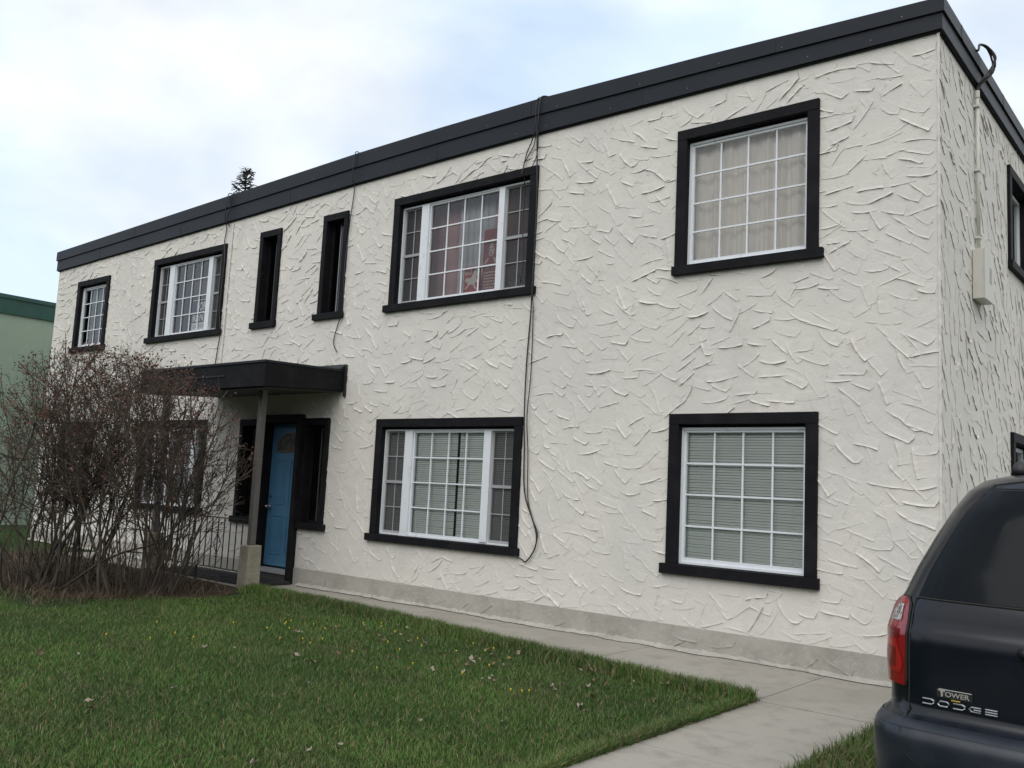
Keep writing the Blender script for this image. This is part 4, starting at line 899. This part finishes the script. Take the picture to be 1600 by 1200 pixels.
fs = [(i*K+j, i*K+(j+1) % K, (i+1)*K+(j+1) % K, (i+1)*K+j) for i in range(len(rings)-1) for j in range(K)]
cb_, ct_ = len(vs), len(vs)+1; vs += [(VX, VY+2.4, .26), (VX, VY+1.4, 1.69)]
fs += [(j, cb_, (j+1) % K) for j in range(K)]+[((len(rings)-1)*K+j, (len(rings)-1)*K+(j+1) % K, ct_) for j in range(K)]
vm.add(vs, fs); body = vm.build('body', PAINT, van, smooth=True)
sub_pt = lambda s, z, off: tuple(on_body(s, z, off))
def patch(name, m, outline_fn, z0, z1, nz, ns, parent, off=.004, smooth=True, recalc=False, mirror=False):
    """grid patch on the body between s_lo(z) and s_hi(z)"""
    mb = MB(); vs = []
    for i in range(nz+1):
        z = z0+(z1-z0)*i/nz; lo, hi = outline_fn(z)
        for j in range(ns+1): vs.append(on_body(lo+(hi-lo)*j/ns, z, off))
    if mirror: vs = [Vector((2*VX-v_.x, v_.y, v_.z)) for v_ in vs]
    mb.add(vs, [(i*(ns+1)+j, i*(ns+1)+j+1, (i+1)*(ns+1)+j+1, (i+1)*(ns+1)+j) for i in range(nz) for j in range(ns)])
    return mb.build(name, m, parent, smooth=smooth, recalc=recalc)
def line(mb, pts, r_=.004, off=.002): mb.tube([on_body(s, z, off) for s, z in pts], r_, 5)
def px_s(x, z):
    """path length s at which the body has a given world x (rear half)"""
    lo, hi = 0, 1.25
    for _ in range(24):
        md = (lo+hi)/2
        if on_body(md, z).x > x: lo = md
        else: hi = md
    return lo
# rear glass: full width between the pillars, built as left half plus its mirror in one mesh
def gl_edge(z): return np.interp(z, [1.08, 1.2, 1.35, 1.48, 1.60], [.80, .765, .705, .645, .55])
mb = MB()
zz = np.linspace(1.085, 1.575, 14); ns = 16; vs = []
for z in zz:
    e_ = gl_edge(z); row = [on_body(e_*(1-j/ns), z, .004) for j in range(ns+1)]; row += [Vector((2*VX-v_.x, v_.y, v_.z)) for v_ in row[-2::-1]]; vs += row
kk = 2*ns+1
mb.add(vs, [(i*kk+j, i*kk+j+1, (i+1)*kk+j+1, (i+1)*kk+j) for i in range(len(zz)-1) for j in range(kk-1)])
tg = mb.build('rear_window', VGLASS, van, smooth=True, recalc=False)
sm = MB(); line(sm, [(gl_edge(z)+.006, z) for z in np.linspace(1.07, 1.60, 14)], .006); line(sm, [(s, 1.078) for s in np.linspace(.81, .02, 20)], .005); line(sm, [(s, 1.582) for s in np.linspace(.56, .02, 14)], .003)
line(sm, [(.815, z) for z in np.linspace(1.078, .50, 16)], .0045); line(sm, [(.815-.9*(1-math.cos(t))*.35, .50-.14*math.sin(t)) for t in np.linspace(0, 1.4, 8)], .005)
line(sm, [(gl_edge(1.60)-.25*t, 1.60+.035*t) for t in np.linspace(0, 1, 5)], .003)
sm.build('panel_gap', RUBBER, body)
# crease lines and licence recess on the gate
# tail lamps both sides
def lampfn(z):
    hi = np.interp(z, [.70, .73, .80, .95, 1.03, 1.068, 1.075], [.98, 1.02, 1.045, 1.035, .995, .95, .91]); lo = np.interp(z, [.685, .70, 1.02, 1.06, 1.075], [.845, .828, .828, .838, .87])
    return lo, hi
for mir in (False, True):
    fl = lambda z: lampfn(z)
    lo_ = lambda z: (np.interp(z, [.67, .70, .74, .75], [.828, .828, .828, .828]), 1)
    tl = patch('taillight', REDL, lampfn, .695, 1.073, 20, 8, van, .014, mirror=mir)
    rim_ = MB(); pts = [(lampfn(z)[0], z) for z in np.linspace(.695, 1.073, 14)]+[(lampfn(z)[1], z) for z in np.linspace(1.073, .695, 14)]; pts.append(pts[0])
    P = [on_body(s, z, .006) for s, z in pts]; P = [Vector((2*VX-v_.x, v_.y, v_.z)) for v_ in P] if mir else P
    rim_.tube(P, .006, 6); rim_.build('lamp_rim', RUBBER, tl)
    patch('reverse_lens', CLEAR, lambda z: (.862, np.interp(z, [.965, 1.00, 1.045], [.955, .945, .90])), .968, 1.042, 6, 6, tl, .0165, mirror=mir)
    patch('dark_reflector', REDD, lambda z: (.865, .985), .895, .935, 3, 6, tl, .0162, mirror=mir)
    patch('bright_reflector', REDB, lambda z: (.86+.02*math.sin(z*30), .985-.02*abs(z-.82)/.08), .745, .888, 8, 6, tl, .0162, mirror=mir)
    patch('inner_reflector', REDD, lambda z: (.885, .955), .765, .85, 6, 6, tl, .0172, mirror=mir)
# roof rack
for s in (1, -1):
    rk = MB(); xr = .50
    P = [(VX-s*xr, VY+.78, 1.668), (VX-s*xr, VY+.82, 1.70), (VX-s*xr, VY+.92, 1.72), (VX-s*xr, VY+1.8, 1.735), (VX-s*xr, VY+2.4, 1.725), (VX-s*xr, VY+2.6, 1.68)]
    rk.tube(P, [.030, .034, .026, .022, .022, .024], 8); rk.build('roof_rail', BLACKP, van, smooth=True)
# bumper step and skirt
bp_ = patch('bumper', BUMPM, lambda z: (0, 1.6), .31, .572, 12, 40, van, .006); 
bp2 = patch('bumper', BUMPM, lambda z: (0, 1.6), .31, .572, 12, 40, van, .0061, mirror=True)
# lettering on the gate
def gate(u, z, n): return on_body(max(.01, px_s(u, z)), z, .006+n)
def bar(mb, u0, z0, u1, z1, t=.0042, n=4):
    P = [gate(u0+(u1-u0)*i/n, z0+(z1-z0)*i/n, .001) for i in range(n+1)]; mb.tube(P, t, 5)
lx, lz, lw, lh, gp_ = .868, .640, .046, .019, .0165
X = [lx+i*(lw+gp_) for i in range(5)]; ch = MB()
def curve(mb, pts): mb.tube([gate(u, z, .001) for u, z in pts], .0036, 5)
for i in (0, 2):
    x_ = X[i]; curve(ch, [(x_, lz+lh), (x_+lw*.8, lz+lh), (x_+lw, lz+lh*.7), (x_+lw, lz+lh*.3), (x_+lw*.8, lz), (x_, lz)]); 
x_ = X[1]; curve(ch, [(x_+lw*.2, lz+lh), (x_+lw*.8, lz+lh), (x_+lw, lz+lh*.6), (x_+lw*.8, lz), (x_+lw*.2, lz), (x_, lz+lh*.4), (x_+lw*.2, lz+lh)])
x_ = X[3]; curve(ch, [(x_+lw, lz+lh), (x_+lw*.2, lz+lh), (x_, lz+lh*.5), (x_+lw*.2, lz), (x_+lw, lz), (x_+lw, lz+lh*.5), (x_+lw*.4, lz+lh*.5)])
x_ = X[4]
for k in (0, .5, 1): curve(ch, [(x_, lz+lh*k), (x_+lw, lz+lh*k)])
ch.build('chrome_lettering', CHROME, van)
bg_ = MB(); bx0, bx1, bz0, bz1 = .925, 1.068, .676, .712
vs = []
for z in (bz0, (bz0+bz1)/2, bz1):
    for i in range(7): vs.append(gate(bx0+(bx1-bx0)*i/6, z, -.002))
bg_.add(vs, [(r*7+i, r*7+i+1, (r+1)*7+i+1, (r+1)*7+i) for r in range(2) for i in range(6)]); badge = bg_.build('badge', BLACKP, van, recalc=False)
tm = MB(); text_mb('TOWER', .118, .021, tm, lambda u, z, n: gate(bx0+.014+u, bz0+.006+z, n-.001), .003)
text_mb('T', .030, .028, tm, lambda u, z, n: gate(bx0+.006+u, bz0+.004+z, n-.0005), .003); bar(tm, bx0+.01, bz1-.002, bx1-.002, bz1-.002, .0018); tm.build('badge_lettering', mat('pale_chrome', (.50, .50, .47), .4, metal=.5), badge)
gm = MB(); gm.tube([gate(.985, .670, .0), gate(1.0, .6695, .001), gate(1.02, .670, .0)], .004, 6); gm.build('badge_crest', GOLD, badge)
# licence plate recess and handle further right
lr = MB(); vs = []
for z in (.80, .86, .93, .965):
    for i in range(9): t = -1+2*i/8; q = on_body(abs(t)*.30+.001, z, .004); vs.append(q if t <= 0 else Vector((2*VX-q.x, q.y, q.z)))
lr.add(vs, [(r*9+i, r*9+i+1, (r+1)*9+i+1, (r+1)*9+i) for r in range(3) for i in range(8)]); lr.build('plate_recess', BLACKP, van, recalc=False)
hd2 = MB(); hd2.tube([(VX-.36, VY+.035-.02, .905), (VX-.34, VY-.02, .91), (VX+.34, VY-.02, .91), (VX+.36, VY+.015, .905)], .022, 8); hd2.build('gate_handle', BLACKP, van, smooth=True)
# side windows, doors, wheels, lamps at the front
for mir in (False, True):
    sgm = -1 if not mir else 1
    for (ya, yb, nm_) in ((.55, 1.55, 'side_window'), (1.62, 2.55, 'side_window'), (2.62, 3.30, 'side_window')):
        mb = MB(); vs = []
        for z in np.linspace(1.10, 1.50, 7):
            w_ = interp(z, 1)+.004; y1_ = interp(z, 3)-.38
            a_, b_ = max(ya, interp(z, 2)+.42), min(yb, y1_)
            for j in range(7): vs.append((VX+sgm*w_, VY+a_+(b_-a_)*j/6, z))
        mb.add(vs, [(i*7+j, i*7+j+1, (i+1)*7+j+1, (i+1)*7+j) for i in range(6) for j in range(6)]); mb.build(nm_, VGLASS, van, recalc=False, smooth=True)
    for yy_ in (.98, 3.95):
        wh = MB(); wx = VX+sgm*.86
        prof = [(0, .12), (.0, .30), (.02, .325), (.10, .33), (.18, .33), (.205, .31), (.205, .12)]
        vs = []; nn = 28
        for (a_, r2) in prof:
            for j in range(nn): t = 2*math.pi*j/nn; vs.append((wx-sgm*a_+sgm*.115, VY+yy_+r2*math.cos(t), .33+r2*math.sin(t)))
        wh.add(vs, [(i*nn+j, i*nn+(j+1) % nn, (i+1)*nn+(j+1) % nn, (i+1)*nn+j) for i in range(len(prof)-1) for j in range(nn)])
        wo = wh.build('wheel', TYRE, van, smooth=True)
        ri = MB(); xo_ = wx+sgm*.118; nn = 20; ri.add([(xo_, VY+yy_, .33)]+[(xo_-sgm*.012, VY+yy_+.2*math.cos(2*math.pi*j/nn), .33+.2*math.sin(2*math.pi*j/nn)) for j in range(nn)], [(0, 1+j, 1+(j+1) % nn) for j in range(nn)])
        for k in range(5): t = 2*math.pi*k/5; ri.tube([(xo_+sgm*.004, VY+yy_, .33), (xo_+sgm*.002, VY+yy_+.19*math.cos(t), .33+.19*math.sin(t))], .02, 5)
        ri.build('rim', RIM, wo)
    hl = MB(); hl.box(VX+sgm*.55, VX+sgm*.88, VY+4.72, VY+4.86, .66, .80); hl.build('headlight', CLEAR, van, bevel=.02)
    mr = MB(); mr.box(VX+sgm*.93, VX+sgm*1.14, VY+3.35, VY+3.47, 1.02, 1.18); mr.build('wing_mirror', BLACKP, van, bevel=.03)
ws = MB(); vs = []
for z in np.linspace(1.12, 1.58, 8):
    w_ = interp(z, 1)-.30; y_ = interp(z, 3)+.045
    for j in range(9): vs.append((VX-w_+2*w_*j/8, VY+y_, z))
ws.add(vs, [(i*9+j, i*9+j+1, (i+1)*9+j+1, (i+1)*9+j) for i in range(7) for j in range(8)]); ws.build('windscreen', VGLASS, van, recalc=False, smooth=True)
gr = MB(); gr.box(VX-.45, VX+.45, VY+4.93, VY+4.99, .60, .74); gr.build('grille', BLACKP, van, bevel=.01)
